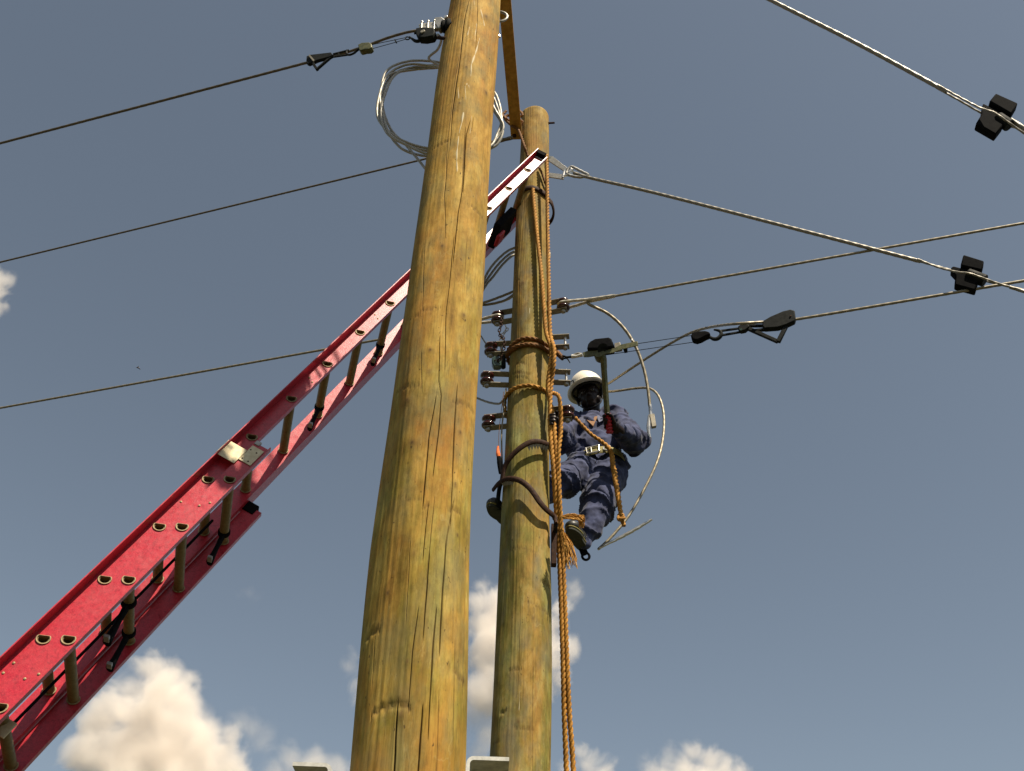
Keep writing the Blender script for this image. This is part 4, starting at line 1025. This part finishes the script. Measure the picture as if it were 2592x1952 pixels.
rope(sling_pts[::1] + back + s2 + [hk + np.array([0, 0, -.01])], .0105, 'brown rope sling wound twice round the pole and drawn to the puller hook', 'rope_brown')
# single turn lower down whose end becomes the third strand
fr3 = [b1([q])[0] for q in [(395, 1200), (430, 1120), (520, 1060), (640, 1040), (740, 1060), (840, 1105)]]
s3_ = [H(*q, .013) for q in fr3]
ae3 = P2.ang(s3_[0])
bk = ring(lambda t: s3_[0][2] - .06 + .06 * t, ae3 - 2 * math.pi + 1.2, ae3 - .25, .013, 26)
bk = bk[::1]
st = [R_(1412, 1000, -.02), R_(1418, 1025, -.02), R_(1420, 1060), R_(1419, 1100), R_(1414, 1150), R_(1416, 1250), R_(1421, 1330), R_(1424, 1350)]
rope(ring(lambda t: s3_[0][2] - .07, ae3 - 2.2, ae3 - .2, .013, 18) + s3_ + st, .0102, 'rope turn above the climbing irons whose end hangs down as a frayed third strand')
# lashing at the tie bar
lk = [a3([q])[0] for q in [(1380, 1020), (1350, 1060), (1400, 1100), (1450, 1130), (1500, 1080), (1530, 1050), (1500, 1020), (1460, 1060), (1440, 1120), (1500, 1160), (1530, 1120), (1480, 1090), (1400, 1060), (1370, 1090), (1430, 1150), (1490, 1190), (1520, 1260), (1550, 1350), (1575, 1420), (1600, 1440)]]
rope([P(x, y, 4.50 - .012 * (i % 3) + (.0 if i < 15 else -.02)) for i, (x, y) in enumerate(lk)], .0085, 'knotted brown lashing tying the tie bar to the rear pole top', 'rope_brown', 'lashings at the pole top')
rope([H(*b5([q])[0], .013) for q in [(770, 270), (800, 330), (830, 420), (850, 470)]], .007, 'short dark rope slanting across the rear pole below the ladder top', 'rope_brown', 'lashings at the pole top')
# black strap of the ladder round the pole
stz = H(*b5([(700, 480)])[0], .012)
sm = MB()
spn = [H(*b5([q])[0], .006) for q in [(560, 560), (600, 505), (660, 480), (740, 490), (830, 545), (868, 600)]]
a_0, a_1 = P2.ang(spn[-1]), P2.ang(spn[-1]) + 2.6
bk2 = []
for a in np.linspace(a_0 + .2, a_1, 14):
    t = (a - a_0) / 2.6; z = spn[-1][2] - .05 * t - .08 * math.sin(t * math.pi); r = P2.r(z) + .010 + .03 * math.sin(math.pi * min(1, t * 1.6))
    bk2.append(np.array([P2.x(z) + r * math.cos(a), P2.y + r * math.sin(a), z]))
sm.tube(spn + bk2, .026, 10, step=.01, flat=1.0, flat_dir=(0, 0, 1))
sm.v[-1] = sm.v[-1]                        # webbing
single('ladder_strap', MB().tube(spn + bk2, .0085, 10, step=.01, flat=2.6, flat_dir=(0, 0, 1)), 'rusty_iron', 'dark webbing strap round the rear pole under the ladder top', 'strap')

# ------------------------------------------------------------------ climbing irons
ig = 'climbing irons gripping the rear pole'
def iron(main, teeth, tail, label, foot):
    root = thing('climbing_iron', label, 'climbing iron', foot)
    obj('hook', MB().tube(main, [.010, .011, .011, .011, .011, .010, .009], 10, step=.012, flat=1.5, flat_dir=(0, 0, 1)), 'rusty_iron', root)
    for a, b in teeth:
        u = unit(b - a); w_ = np.array([1.0, 0, 0]) - u * u[0]; w_ = unit(w_)
        obj('tooth', MB().prism([a - w_ * .013 - u * .008, a + w_ * .013 - u * .008, a + w_ * .012, b, a - w_ * .012], unit(np.cross(u, w_)) * .007), 'strap_steel', root, smooth=0)
    obj('shank', MB().tube(tail, .012, 10, step=.012), 'black_iron', root)
    return root
def arc_hit(L, off): return [H(*b2([q])[0], off) for q in L]
main = arc_hit([(370, 560), (395, 430), (450, 330), (540, 238), (640, 172), (720, 152), (800, 165)], .045) + [H(*b2([(905, 205)])[0], .05)]
tee = []
for x in np.linspace(650, 860, 8):
    y = np.interp(x, [650, 720, 800, 860], [190, 172, 185, 210]); tee.append((H(*b2([(x, y)])[0], .040), H(*b2([(x + 6, y + 62)])[0], .030)))
fl = B2(300, 880, 4.66)
iron(main, tee, [main[0], B2(345, 640, 4.62), B2(330, 760, 4.64), B2(330, 860, 4.68)], 'upper toothed climbing iron arching over the rear pole, teeth towards the ropes', fl)
main2 = [H(*b2([(930, 1010)])[0], .06)] + arc_hit([(915, 935), (830, 860), (760, 780), (700, 690), (640, 620), (560, 562), (480, 540), (400, 548), (330, 595), (280, 655)], .045)
tee2 = []
for x in np.linspace(385, 480, 6):
    y = np.interp(x, [330, 400, 480], [610, 565, 558]); tee2.append((H(*b2([(x, y)])[0], .040), H(*b2([(x + 2, y + 50)])[0], .030)))
ir2 = iron(main2, tee2, [main2[0], B2(925, 1080, 4.60), B2(910, 1250, 4.62), B2(905, 1420, 4.64)], 'lower toothed climbing iron curving across the rear pole down towards the frayed rope', B2(905, 1430, 4.64))
obj('side_plate', MB().box(B2(908, 1230, 4.62), (.014, 0, 0), (0, .022, 0), (0, 0, .12)), 'rusty_iron', ir2, bevel=.003)
obj('heel_strap', MB().tube([B2(1180, 1180, 4.86), B2(1215, 1290, 4.86), B2(1235, 1330, 4.86)], .022, 8, step=.01, flat=.35, flat_dir=(0, 1, 0)), 'black_rubber', ir2)
c = B2(1240, 1345, 4.86); obj('buckle_ring', MB().tube([c + np.array([.020 * math.cos(t), 0, .022 * math.sin(t)]) for t in np.linspace(0, 2 * math.pi, 18, endpoint=False)], .0075, 8, closed=True), 'black_rubber', ir2)

# ------------------------------------------------------------------ the climber
Hc = P(1487, 990, 5.22)                       # middle of the helmet rim
hf = unit([-.22, -.95, -.16]); hr = unit(np.cross(hf, Z)); hu = np.cross(hr, hf)
_c, _s = math.cos(.22), math.sin(.22); hr, hu = hr * _c - hu * _s, hu * _c + hr * _s          # head cocked to one side
HD = Hc - hu * .050 + hf * .004               # middle of the head
hl = lambda x, f, u: HD + hr * x + hf * f + hu * u
neck = HD - Z * .165 + np.array([.006, .045, 0])
hipc = P(1512, 1188, 5.16)
Sl, Sr = P(1554, 1062, 5.22), P(1437, 1064, 5.26)
El, Er = P(1607, 1120, 4.98), P(1424, 1118, 5.02)
gm_ = (h1 + h2) / 2
Wl = gm_ + np.array([.075, .055, -.01]); Wr = P(1413, 1080, 4.86)
Hl_, Hr_ = P(1541, 1188, 5.17), P(1485, 1185, 5.15)
Kl, Kr = P(1514, 1276, 4.94), P(1420, 1222, 4.93)
Al, Ar = P(1477, 1366, 4.86), P(1288, 1302, 4.83)
per = thing('person', 'climber in navy overalls and pale hard hat clinging behind the rear pole', 'person', (Al[0] - .05, Al[1], Al[2] - .1))
up_t = unit(neck - hipc); rt_t = unit(Sl - Sr); rt_t = unit(rt_t - up_t * rt_t.dot(up_t)); fw_t = np.cross(rt_t, up_t) * -1
if fw_t[1] > 0: fw_t = -fw_t
TX = np.array([rt_t, fw_t, up_t])             # torso axes
tor = lambda x, f, u: hipc + rt_t * x + fw_t * f + up_t * u
TL = np.linalg.norm(neck - hipc)
def hand(mb, wrist, palm_c, axis, around, r, thumb_side):
    """palm behind a bar, four fingers of unequal length curled round it and the thumb closing from the side"""
    u = unit(axis); to = unit(palm_c - around); s = np.cross(u, to)
    mb.capsule(wrist, palm_c + (wrist - palm_c) * .25, .027, .034)
    mb.sphere(palm_c, (.040, .020, .044), [s, to, u])
    for i, (ln_f, rr) in enumerate(((1.0, .0088), (1.1, .0092), (1.03, .0088), (.85, .0078))):
        o = around + u * (.033 - .022 * i); pts = []
        R = r + .010
        for a in np.linspace(.35, 3.5 * ln_f, 7): pts.append(o + to * R * math.cos(a) + s * R * math.sin(a))
        for a, b in zip(pts[:-1], pts[1:]): mb.capsule(a, b, rr, rr * .96, 8)
    o = around + u * .045; pts = [palm_c + u * .02 - s * .030]
    for a in (-.7, -1.4, -2.1): pts.append(o + to * (r + .011) * math.cos(a) + s * (r + .011) * math.sin(a) + u * .008)
    for a, b, ra, rb in zip(pts[:-1], pts[1:], (.014, .0115, .010), (.0115, .010, .0085)): mb.capsule(a, b, ra, rb, 8)
bm_ = MB()
bm_.sphere(hl(0, -.008, .035), (.076, .097, .090), [hr, hf, hu])          # skull
bm_.sphere(hl(0, .030, -.035), (.062, .068, .078), [hr, hf, hu])          # face
bm_.sphere(hl(0, .060, -.085), (.034, .030, .026), [hr, hf, hu])          # chin
for s in (-1, 1):
    bm_.sphere(hl(s * .046, .040, -.055), (.024, .034, .030), [hr, hf, hu])   # cheeks and jaw
    bm_.sphere(hl(s * .030, .083, .018), (.026, .014, .010), [hr, hf, hu])    # brow
    bm_.sphere(hl(s * .082, -.008, -.012), (.010, .020, .030), [hr, hf, hu])  # ears
    bm_.sphere(hl(s * .011, .094, -.036), (.010, .010, .008), [hr, hf, hu])   # nostrils
bm_.capsule(hl(0, .088, .010), hl(0, .106, -.032), .009, .013)            # nose
bm_.capsule(hl(-.020, .088, -.060), hl(.020, .088, -.060), .0075, .0075); bm_.capsule(hl(-.017, .086, -.071), hl(.017, .086, -.071), .009, .009)   # lips
bm_.capsule(hl(0, -.005, -.06), neck, .055, .062); bm_.capsule(neck, neck - up_t * .1, .065, .10)
bm_.sphere(tor(0, 0, TL * .68), (.155, .095, .17), TX); bm_.sphere(tor(0, 0, TL * .25), (.14, .09, .17), TX)
for a, b, r0, r1 in ((Sl, El, .045, .038), (El, Wl, .038, .028), (Sr, Er, .045, .038), (Er, Wr, .038, .028), (Hl_, Kl, .075, .055), (Kl, Al, .052, .038), (Hr_, Kr, .075, .055), (Kr, Ar, .052, .038)):
    bm_.capsule(a, b, r0, r1)
gax = unit(h1 - h2); hand(bm_, Wl, gm_ + unit(Wl - gm_) * .030, gax, gm_, .021, 1)
rp_c = R_(1401, 1062); hand(bm_, Wr, rp_c + unit(Wr - rp_c) * .030, Z, rp_c, .014, 1)
bo = obj('body', bm_, 'skin', per, smooth=0); remesh(bo, .0052, smooth_it=2)
if not bo.data.materials: bo.data.materials.append(MATS['skin'])
for s in (-1, 1):
    e = obj('eye', MB().sphere(hl(s * .031, .080, .002), (.0125, .010, .0085), [hr, hf, hu]), 'eye_white', bo)
    obj('iris', MB().sphere(hl(s * .031 - .002, .0875, .001), .0050), 'black_rubber', e)
# overalls
ov = MB()
ov.sphere(tor(0, .005, TL * .66), (.205, .130, .19), TX); ov.sphere(tor(0, .010, TL * .36), (.185, .130, .17), TX); ov.sphere(tor(0, .0, .02), (.172, .125, .13), TX)
ov.capsule(neck + rt_t * .06 - up_t * .035, Sl, .070, .085); ov.capsule(neck - rt_t * .06 - up_t * .035, Sr, .070, .085)
for a, b, r0, r1 in ((Sl, El, .088, .086), (El, El + (Wl - El) * .86, .086, .050), (Sr, Er, .078, .070), (Er, Er + (Wr - Er) * .86, .070, .046),
                     (Hl_, Kl, .122, .108), (Kl, Al, .104, .062), (Hr_, Kr, .115, .095), (Kr, Ar, .088, .062)):
    ov.capsule(a, b, r0, r1)
oo = obj('overalls', ov, 'denim', per, smooth=0)
orgp = wloc(per)
segs = [(Sl - orgp, El - orgp), (El - orgp, Wl - orgp), (Sr - orgp, Er - orgp), (Er - orgp, Wr - orgp), (Hl_ - orgp, Kl - orgp), (Kl - orgp, Al - orgp), (Hr_ - orgp, Kr - orgp), (Kr - orgp, Ar - orgp), (hipc - orgp, neck - orgp)]
def folds(c):
    v = Vector(c); best = None
    for i, (a, b) in enumerate(segs):
        d = b - a; t = max(0, min(1, float(np.dot(np.array(c) - a, d) / d.dot(d)))); q = a + d * t; l = float(np.linalg.norm(np.array(c) - q))
        if best is None or l < best[0]: best = (l, t, i)
    t, i = best[1], best[2]
    j = math.exp(-((t - 1) / .28) ** 2) + math.exp(-(t / .28) ** 2)          # cloth bunches at the joints
    wv = mnoise.noise(v * 6 + Vector((i * 7, 0, 0)))
    f1 = 1 - abs(math.sin((t * 11 + wv * 3.2 + i)))
    f2 = mnoise.noise(Vector((v.x * 14, v.y * 14, v.z * 9 + i)))
    return .026 * (f1 ** 2) * (.35 + .65 * j) + .016 * f2 + .004 * mnoise.noise(v * 45) - .006
remesh(oo, .0085, folds, 2)
if not oo.data.materials: oo.data.materials.append(MATS['denim'])
# collar and undershirt
cb = lambda x, f, u: tor(x, f, TL + u)
obj('undershirt', MB().prism([cb(-.045, .118, -.10), cb(.045, .118, -.10), cb(.004, .136, -.215)], fw_t * .012), 'tool_tan', per, bevel=.003)
for s in (-1, 1):
    obj('lapel', MB().prism([cb(s * .045, .105, -.060), cb(s * .088, .095, -.085), cb(s * .082, .128, -.150), cb(s * .045, .140, -.185), cb(s * .038, .130, -.13)], fw_t * .008), 'shirt', per, bevel=.002)
# belt: webbing round the waist with a steel buckle
def waist(t, dx=0.0, h=.015): return tor((.180 + dx) * math.cos(t), .012 + (.135 + dx) * math.sin(t), h + .012 * math.sin(2 * t))
belt = obj('tool_belt', MB().tube([waist(t) for t in np.linspace(0, 2 * math.pi, 60, endpoint=False)], .007, 10, closed=True, flat=4.4, flat_dir=up_t), 'belt_web', per)
bc = waist(math.pi / 2 + .1, .012); bx_ = unit(waist(math.pi / 2 - .1) - waist(math.pi / 2 + .3))
obj('buckle', MB().tube([bc + bx_ * a + up_t * b for a, b in ((-.04, -.026), (.04, -.026), (.04, .026), (-.04, .026))], .006, 8, closed=True).tube([bc - bx_ * .012 - up_t * .026, bc - bx_ * .012 + up_t * .026], .005, 8), 'bright_steel', belt)
obj('d_ring', MB().tube([waist(math.pi / 2 - .35, .016) + bx_ * .020 * math.cos(t) + up_t * .022 * math.sin(t) for t in np.linspace(0, 2 * math.pi, 18, endpoint=False)], .006, 8, closed=True), 'bright_steel', belt)
# boots
def boot(ank, heel, toe, name='boot'):
    f = unit(toe - heel); s = unit(np.cross(f, Z)); u = np.cross(s, f)
    mb = MB(); mb.capsule(ank + (ank - heel) * .4, ank, .050, .048); mb.capsule(ank, heel + u * .045, .047, .040); mb.capsule(heel + u * .035, toe + u * .025 - f * .03, .038, .036)
    mb.sphere(toe - f * .045 + u * .022, (.060, .047, .036), [f, s, u])
    o = obj(name, mb, 'boot_leather', per, smooth=0); remesh(o, .007, None, 2)
    if not o.data.materials: o.data.materials.append(MATS['boot_leather'])
    L = np.linalg.norm(toe - heel); pr = []
    for t in np.linspace(0, 2 * math.pi, 28, endpoint=False):
        cx = math.cos(t); w_ = .046 if cx > 0 else .038
        pr.append(heel + f * (L / 2 + (L / 2 + .022) * cx) + s * w_ * math.sin(t) * (1 - .18 * math.exp(-((cx + .15) / .3) ** 2)) - u * .012)
    so_ = obj('sole', MB().prism(pr, u * .020), 'boot_sole', o, bevel=.004)
    obj('welt', MB().tube([p + u * .012 for p in pr], .0045, 6, closed=True), 'belt_web', o)
boot(Al, P(1476, 1385, 4.87), P(1444, 1336, 4.66))
boot(Ar, P(1284, 1322, 4.84), P(1243, 1278, 4.66))
# hard hat
def hat():
    nu, V, f = 48, [], []
    rows = [(1.0, 0.0, 0)] ; prof = []
    for k in range(9):
        a = k / 8 * math.pi / 2; prof.append((math.cos(a), math.sin(a)))
    def pt(th, cr, sh, brim=0.0, dz=0.0, inset=0.0):
        c, s = math.cos(th), math.sin(th)                      # s>0: forward
        a, b = .118 - inset, .142 - inset
        ext = brim * (1 + 1.3 * max(0, s) ** 3)
        rid = 1 + .03 * math.exp(-(c / .22) ** 2) * sh
        return Hc + hr * (c * (a * cr + ext)) + hf * (s * (b * cr + ext)) + hu * ((.128 - inset) * sh * rid + dz)
    ths = np.linspace(0, 2 * math.pi, nu, endpoint=False)
    rings = [[pt(t, 1, 0, .020, -.010) for t in ths], [pt(t, 1, 0, .022, -.004) for t in ths], [pt(t, 1, 0, .004, .004) for t in ths]]
    for c, s in prof[:-1]: rings.append([pt(t, c, s, 0, .010) for t in ths])
    inner = [[pt(t, c, s, 0, .006, .007) for t in ths] for c, s in reversed(prof[:-1])]
    allr = rings + [[pt(t, .03, 1, 0, .010) for t in ths]] + [[pt(t, .03, 1, 0, .004, .007) for t in ths]] + inner + [[pt(t, 1, 0, .0, -.004, .004) for t in ths], [pt(t, 1, 0, .018, -.013) for t in ths]]
    for r_ in allr: V += r_
    m = len(allr)
    for i in range(m):
        for j in range(nu):
            k = (j + 1) % nu; b = (i + 1) % m
            f.append((i * nu + j, i * nu + k, b * nu + k, b * nu + j))
    return MB().add(V, f)
ht = obj('hard_hat', hat(), 'helmet_shell', per, smooth=50)
bmh = bmesh.new(); bmh.from_mesh(ht.data); bmesh.ops.recalc_face_normals(bmh, faces=bmh.faces); bmh.to_mesh(ht.data); bmh.free()
obj('head_band', MB().tube([Hc + hr * .098 * math.cos(t) + hf * (.118 * math.sin(t)) + hu * .004 for t in np.linspace(0, 2 * math.pi, 40, endpoint=False)], .004, 8, closed=True, flat=4, flat_dir=hu), 'helmet_lining', ht)
obj('chin_strap', MB().tube([Hc + hr * .100 - hu * .0, hl(.078, .02, -.05), hl(.045, .055, -.105), hl(0, .066, -.116), hl(-.045, .055, -.105), hl(-.078, .02, -.05), Hc - hr * .100], .0035, 6, step=.01, flat=2, flat_dir=hf), 'helmet_lining', ht)
obj('hat_clip', MB().tube([Hc + hr * .075 + hf * .135 + hu * .0, Hc + hr * .070 + hf * .142 + hu * .028, Hc + hr * .085 + hf * .128 + hu * .032], .0032, 6, step=.006), 'black_rubber', ht)
# work-positioning lanyard
Z4 = lambda x, y, Y: P(1380 + x / 5.553, 900 + y / 5.553, Y)
ly = thing('lanyard', 'tan rope lanyard slung across the climber from chest to thigh with a knotted end', 'lanyard', B2(1600, 1000, 4.85))
obj('rope', MB().tube([Z4(420, 870, 4.93), Z4(530, 990, 4.93), Z4(650, 1110, 4.92), Z4(780, 1200, 4.92), Z4(880, 1285, 4.91), Z4(935, 1380, 4.90), B2(1520, 380, 4.87), B2(1550, 560, 4.84), B2(1580, 750, 4.83), B2(1605, 910, 4.84)], [.0095, .0095, .0095, .011, .0125, .0135, .0135, .0135, .013, .011], step=.006, **RK), 'rope', ly, smooth=70)
obj('knot', MB().tube([B2(1575, 930, 4.84), B2(1610, 915, 4.83), B2(1630, 945, 4.82), B2(1590, 965, 4.82), B2(1580, 940, 4.83), B2(1615, 970, 4.83), B2(1630, 1010, 4.84), B2(1640, 1030, 4.84)], .0105, step=.005, **RK), 'rope', ly, smooth=70)
# frayed end of the third strand
fm = MB()
for i in range(70):
    a = B2(random.uniform(985, 1015), random.uniform(1040, 1150), 4.43 + random.uniform(-.02, .02))
    x1 = random.uniform(1020, 1155); y1 = random.uniform(1330, 1480)
    b = B2((1010 + x1) / 2 + random.uniform(-25, 30), (1120 + y1) / 2 - 40, 4.45 + random.uniform(-.02, .02)); c = B2(x1, y1, 4.46 + random.uniform(-.03, .03))
    fm.tube([a, b, c], .0018, 4, step=.03)
for i in range(80):
    t = random.random(); x0 = 985 + 60 * t
    a = B2(x0, random.uniform(920, 960), 4.44); b = B2(1090 + random.uniform(-40, 40), random.uniform(900, 960), 4.46 + random.uniform(-.03, .03)); c = B2(1190 + random.uniform(-40, 38), random.uniform(915, 980), 4.47 + random.uniform(-.03, .03)); d = B2(1205 + random.uniform(-40, 25), random.uniform(960, 1060), 4.48)
    fm.tube([a, b, c, d], .0018, 4, step=.02)
third = [o for o in bpy.data.objects if o.get('label', '').startswith('rope turn above')][0]
fo = obj('frayed_fibre', fm, 'fray', third); fo['kind'] = 'stuff'

# ------------------------------------------------------------------ a bird far off
bc_ = P(349, 931, 60); dpx = dep(bc_) / F * .75
bird = thing('bird', 'tiny dark bird with a pale back gliding in the empty sky', 'bird', bc_)
obj('body', MB().sphere(bc_, (dpx * 4.2, dpx * 2.0, dpx * 1.9)).sphere(bc_ + np.array([-dpx * 4.6, 0, dpx * .3]), dpx * 1.2), 'feather_dark', bird)
obj('back', MB().sphere(bc_ + np.array([dpx * .8, 0, dpx * 1.3]), (dpx * 2.6, dpx * 1.8, dpx * 1.4)), 'feather_pale', bird)
for s in (-1, 1):
    w_ = [bc_ + np.array([-dpx * 1.5, 0, dpx * .6]), bc_ + np.array([dpx * 2, 0, dpx * .6]), bc_ + np.array([dpx * (6 + s), s * dpx * 9, dpx * .2]), bc_ + np.array([dpx * 3, s * dpx * 9, dpx * .5])]
    obj('wing', MB().prism(w_, np.array([0, 0, dpx * .5])), 'feather_dark', bird)

# ------------------------------------------------------------------ cumulus clouds: real volumes far away
def cloud_mat(name, balls, dens, k, hard):
    """balls: (centre, radius) in the cloud's own space; density fades towards each ball's skin and is torn by turbulence"""
    m = bpy.data.materials.new(name); m.use_nodes = True; t = m.node_tree; t.nodes.clear(); L = t.links.new
    v = t.nodes.new('ShaderNodeVolumePrincipled'); o = t.nodes.new('ShaderNodeOutputMaterial')
    v.inputs['Color'].default_value = (1, .955, .90, 1); v.inputs['Anisotropy'].default_value = 0.1; v.inputs['Density Attribute'].default_value = ''
    vec = mapping(t, (1, 1, 1)); acc = None
    for c, r in balls:
        d = N(t, 'ShaderNodeVectorMath', operation='DISTANCE'); L(vec, d.inputs[0]); d.inputs[1].default_value = tuple(c)
        h = N(t, 'ShaderNodeMath', operation='MULTIPLY_ADD'); h.inputs[1].default_value = -1 / 34.0; h.inputs[2].default_value = r / 34.0; L(d.outputs['Value'], h.inputs[0])
        if acc is None: acc = h.outputs[0]
        else:
            mx = N(t, 'ShaderNodeMath', operation='SMOOTH_MAX'); mx.inputs[2].default_value = .25; L(acc, mx.inputs[0]); L(h.outputs[0], mx.inputs[1]); acc = mx.outputs[0]
    n1 = noise(t, vec, .017, 7, .60, .4)
    e = N(t, 'ShaderNodeMath', operation='MULTIPLY_ADD'); e.inputs[1].default_value = -k; e.inputs[2].default_value = k * .52; L(n1, e.inputs[0])
    sm_ = N(t, 'ShaderNodeMath', operation='ADD'); L(acc, sm_.inputs[0]); L(e.outputs[0], sm_.inputs[1])
    mr = N(t, 'ShaderNodeMapRange', interpolation_type='SMOOTHSTEP'); mr.inputs[1].default_value = 0.0; mr.inputs[2].default_value = hard; mr.inputs[3].default_value = 0; mr.inputs[4].default_value = dens
    L(sm_.outputs[0], mr.inputs[0]); L(mr.outputs[0], v.inputs['Density'])
    L(v.outputs[0], o.inputs['Volume']); MATS[name] = m
CLOUDS = dict(cloud_dense=(.036, 2.8, .72), cloud_soft=(.024, 2.6, 1.1), cloud_wisp=(.011, 2.8, 1.2))
cy.volume_step_rate = 0.6; cy.volume_max_steps = 256
CY = 1500.0
cgp = 'cumulus clouds low in the sky'
def cloud(balls, label, mat, puff=12, seed=1, voxel=5.0, Y=CY, ps=(.28, .5)):
    rg = np.random.default_rng(seed); mb = MB(); org = None; bl = []
    for x, y, r in balls:
        c = P(x, y, Y + rg.uniform(-.6, .6) * r * .4); R = r * dep(c) / F * 1.14 + 4
        if org is None: org = c
        bl.append((c - org, R)); mb.sphere(c, R + 30, seg=16, rings=10)
        for k in range(2):
            d = unit(rg.normal(size=3) + np.array([0, -.5, .35])); rr = R * rg.uniform(.4, .6)
            bl.append((c + d * (R - rr * .4) - org, rr)) if R > 25 else None
    cloud_mat('cloud_%d' % seed, bl, *CLOUDS[mat])
    o = obj('cloud', mb, 'cloud_%d' % seed, origin=org, smooth=0)
    remesh(o, 9.0, None, 1)
    if not o.data.materials: o.data.materials.append(MATS['cloud_%d' % seed])
    return tag(o, label, 'cloud', cgp)
c1 = lambda L: [(x / 3.072, 1440 + y / 3.072, r / 3.072) for x, y, r in L]
cb2 = lambda L: [(1100 + x / 2.572, 1440 + y / 2.572, r / 2.572) for x, y, r in L]
big = c1([(1200, 810, 120), (1100, 790, 70), (1310, 850, 90), (1440, 900, 90), (1510, 950, 75), (1230, 960, 170), (1020, 960, 130), (1400, 1040, 150), (1500, 1090, 90), (880, 1100, 150), (1120, 1180, 220), (1400, 1230, 190), (1560, 1270, 110),
          (760, 1250, 150), (980, 1400, 230), (1300, 1430, 240), (1560, 1430, 170), (1780, 1325, 70), (1740, 1420, 95), (1800, 1500, 95), (1660, 1420, 110), (700, 1480, 170), (1000, 1640, 240), (1400, 1680, 240), (1750, 1640, 160), (1900, 1600, 70)])
cloud(big, 'tall sunlit cumulus cloud rising beside the foot of the ladder', 'cloud_dense', 12, 2)
mid = cb2([(300, 240, 85), (390, 200, 85), (330, 370, 120), (460, 310, 140), (600, 290, 130), (320, 560, 140), (520, 500, 170), (700, 480, 140), (850, 520, 75), (800, 620, 55), (880, 175, 62), (925, 155, 40), (820, 230, 70), (770, 350, 45), (810, 700, 55),
           (380, 780, 140), (560, 780, 150), (700, 730, 80)])
cloud(mid, 'white cumulus cloud showing between and beside the two poles', 'cloud_dense', 12, 3)
cloud(cb2([(280, 950, 110), (350, 1080, 110), (260, 1180, 90)]), 'thin lower wisp of cloud between the two poles', 'cloud_soft', 8, 8)
cloud(cb2([(965, 1200, 45), (985, 1270, 75), (870, 1310, 75), (1090, 1340, 75), (1185, 1265, 25), (1130, 1300, 40)]), 'small cloud at the bottom edge beside the hanging ropes', 'cloud_dense', 10, 4, 3.0)
cloud(cb2([(1700, 1205, 60), (1530, 1255, 65), (1420, 1310, 65), (1620, 1300, 95), (1800, 1275, 75), (1900, 1295, 75), (1990, 1325, 75), (1500, 1420, 130), (1700, 1430, 150), (1900, 1430, 130)]), 'bright white cloud top at the bottom edge in the open sky', 'cloud_dense', 12, 5)
cloud([(-6, 705, 20), (-12, 745, 24), (-8, 780, 16), (-20, 720, 30)], 'sliver of cloud at the side edge of the sky above the ladder', 'cloud_dense', 8, 6, 2.5)
cloud(c1([(1945, 190, 28), (1900, 225, 26), (1850, 215, 20), (1960, 230, 24)]), 'faint wisp of cloud above the tall cumulus', 'cloud_wisp', 6, 7, 2.5)
cloud([(740, 1930, 34), (800, 1935, 40), (860, 1950, 45), (780, 1960, 50), (700, 1960, 40)], 'pale cloud bank low behind the foot of the front pole', 'cloud_soft', 10, 9, 3.0)
cloud([(885, 1690, 18), (905, 1735, 26), (900, 1660, 14), (920, 1760, 24)], 'small soft cloud peeping out beside the front pole', 'cloud_soft', 8, 10, 2.5)
cloud([(640, 1850, 34), (610, 1835, 26), (660, 1880, 30)], 'hazy scrap of cloud between the tall cumulus and the front pole', 'cloud_wisp', 8, 11, 3.0)
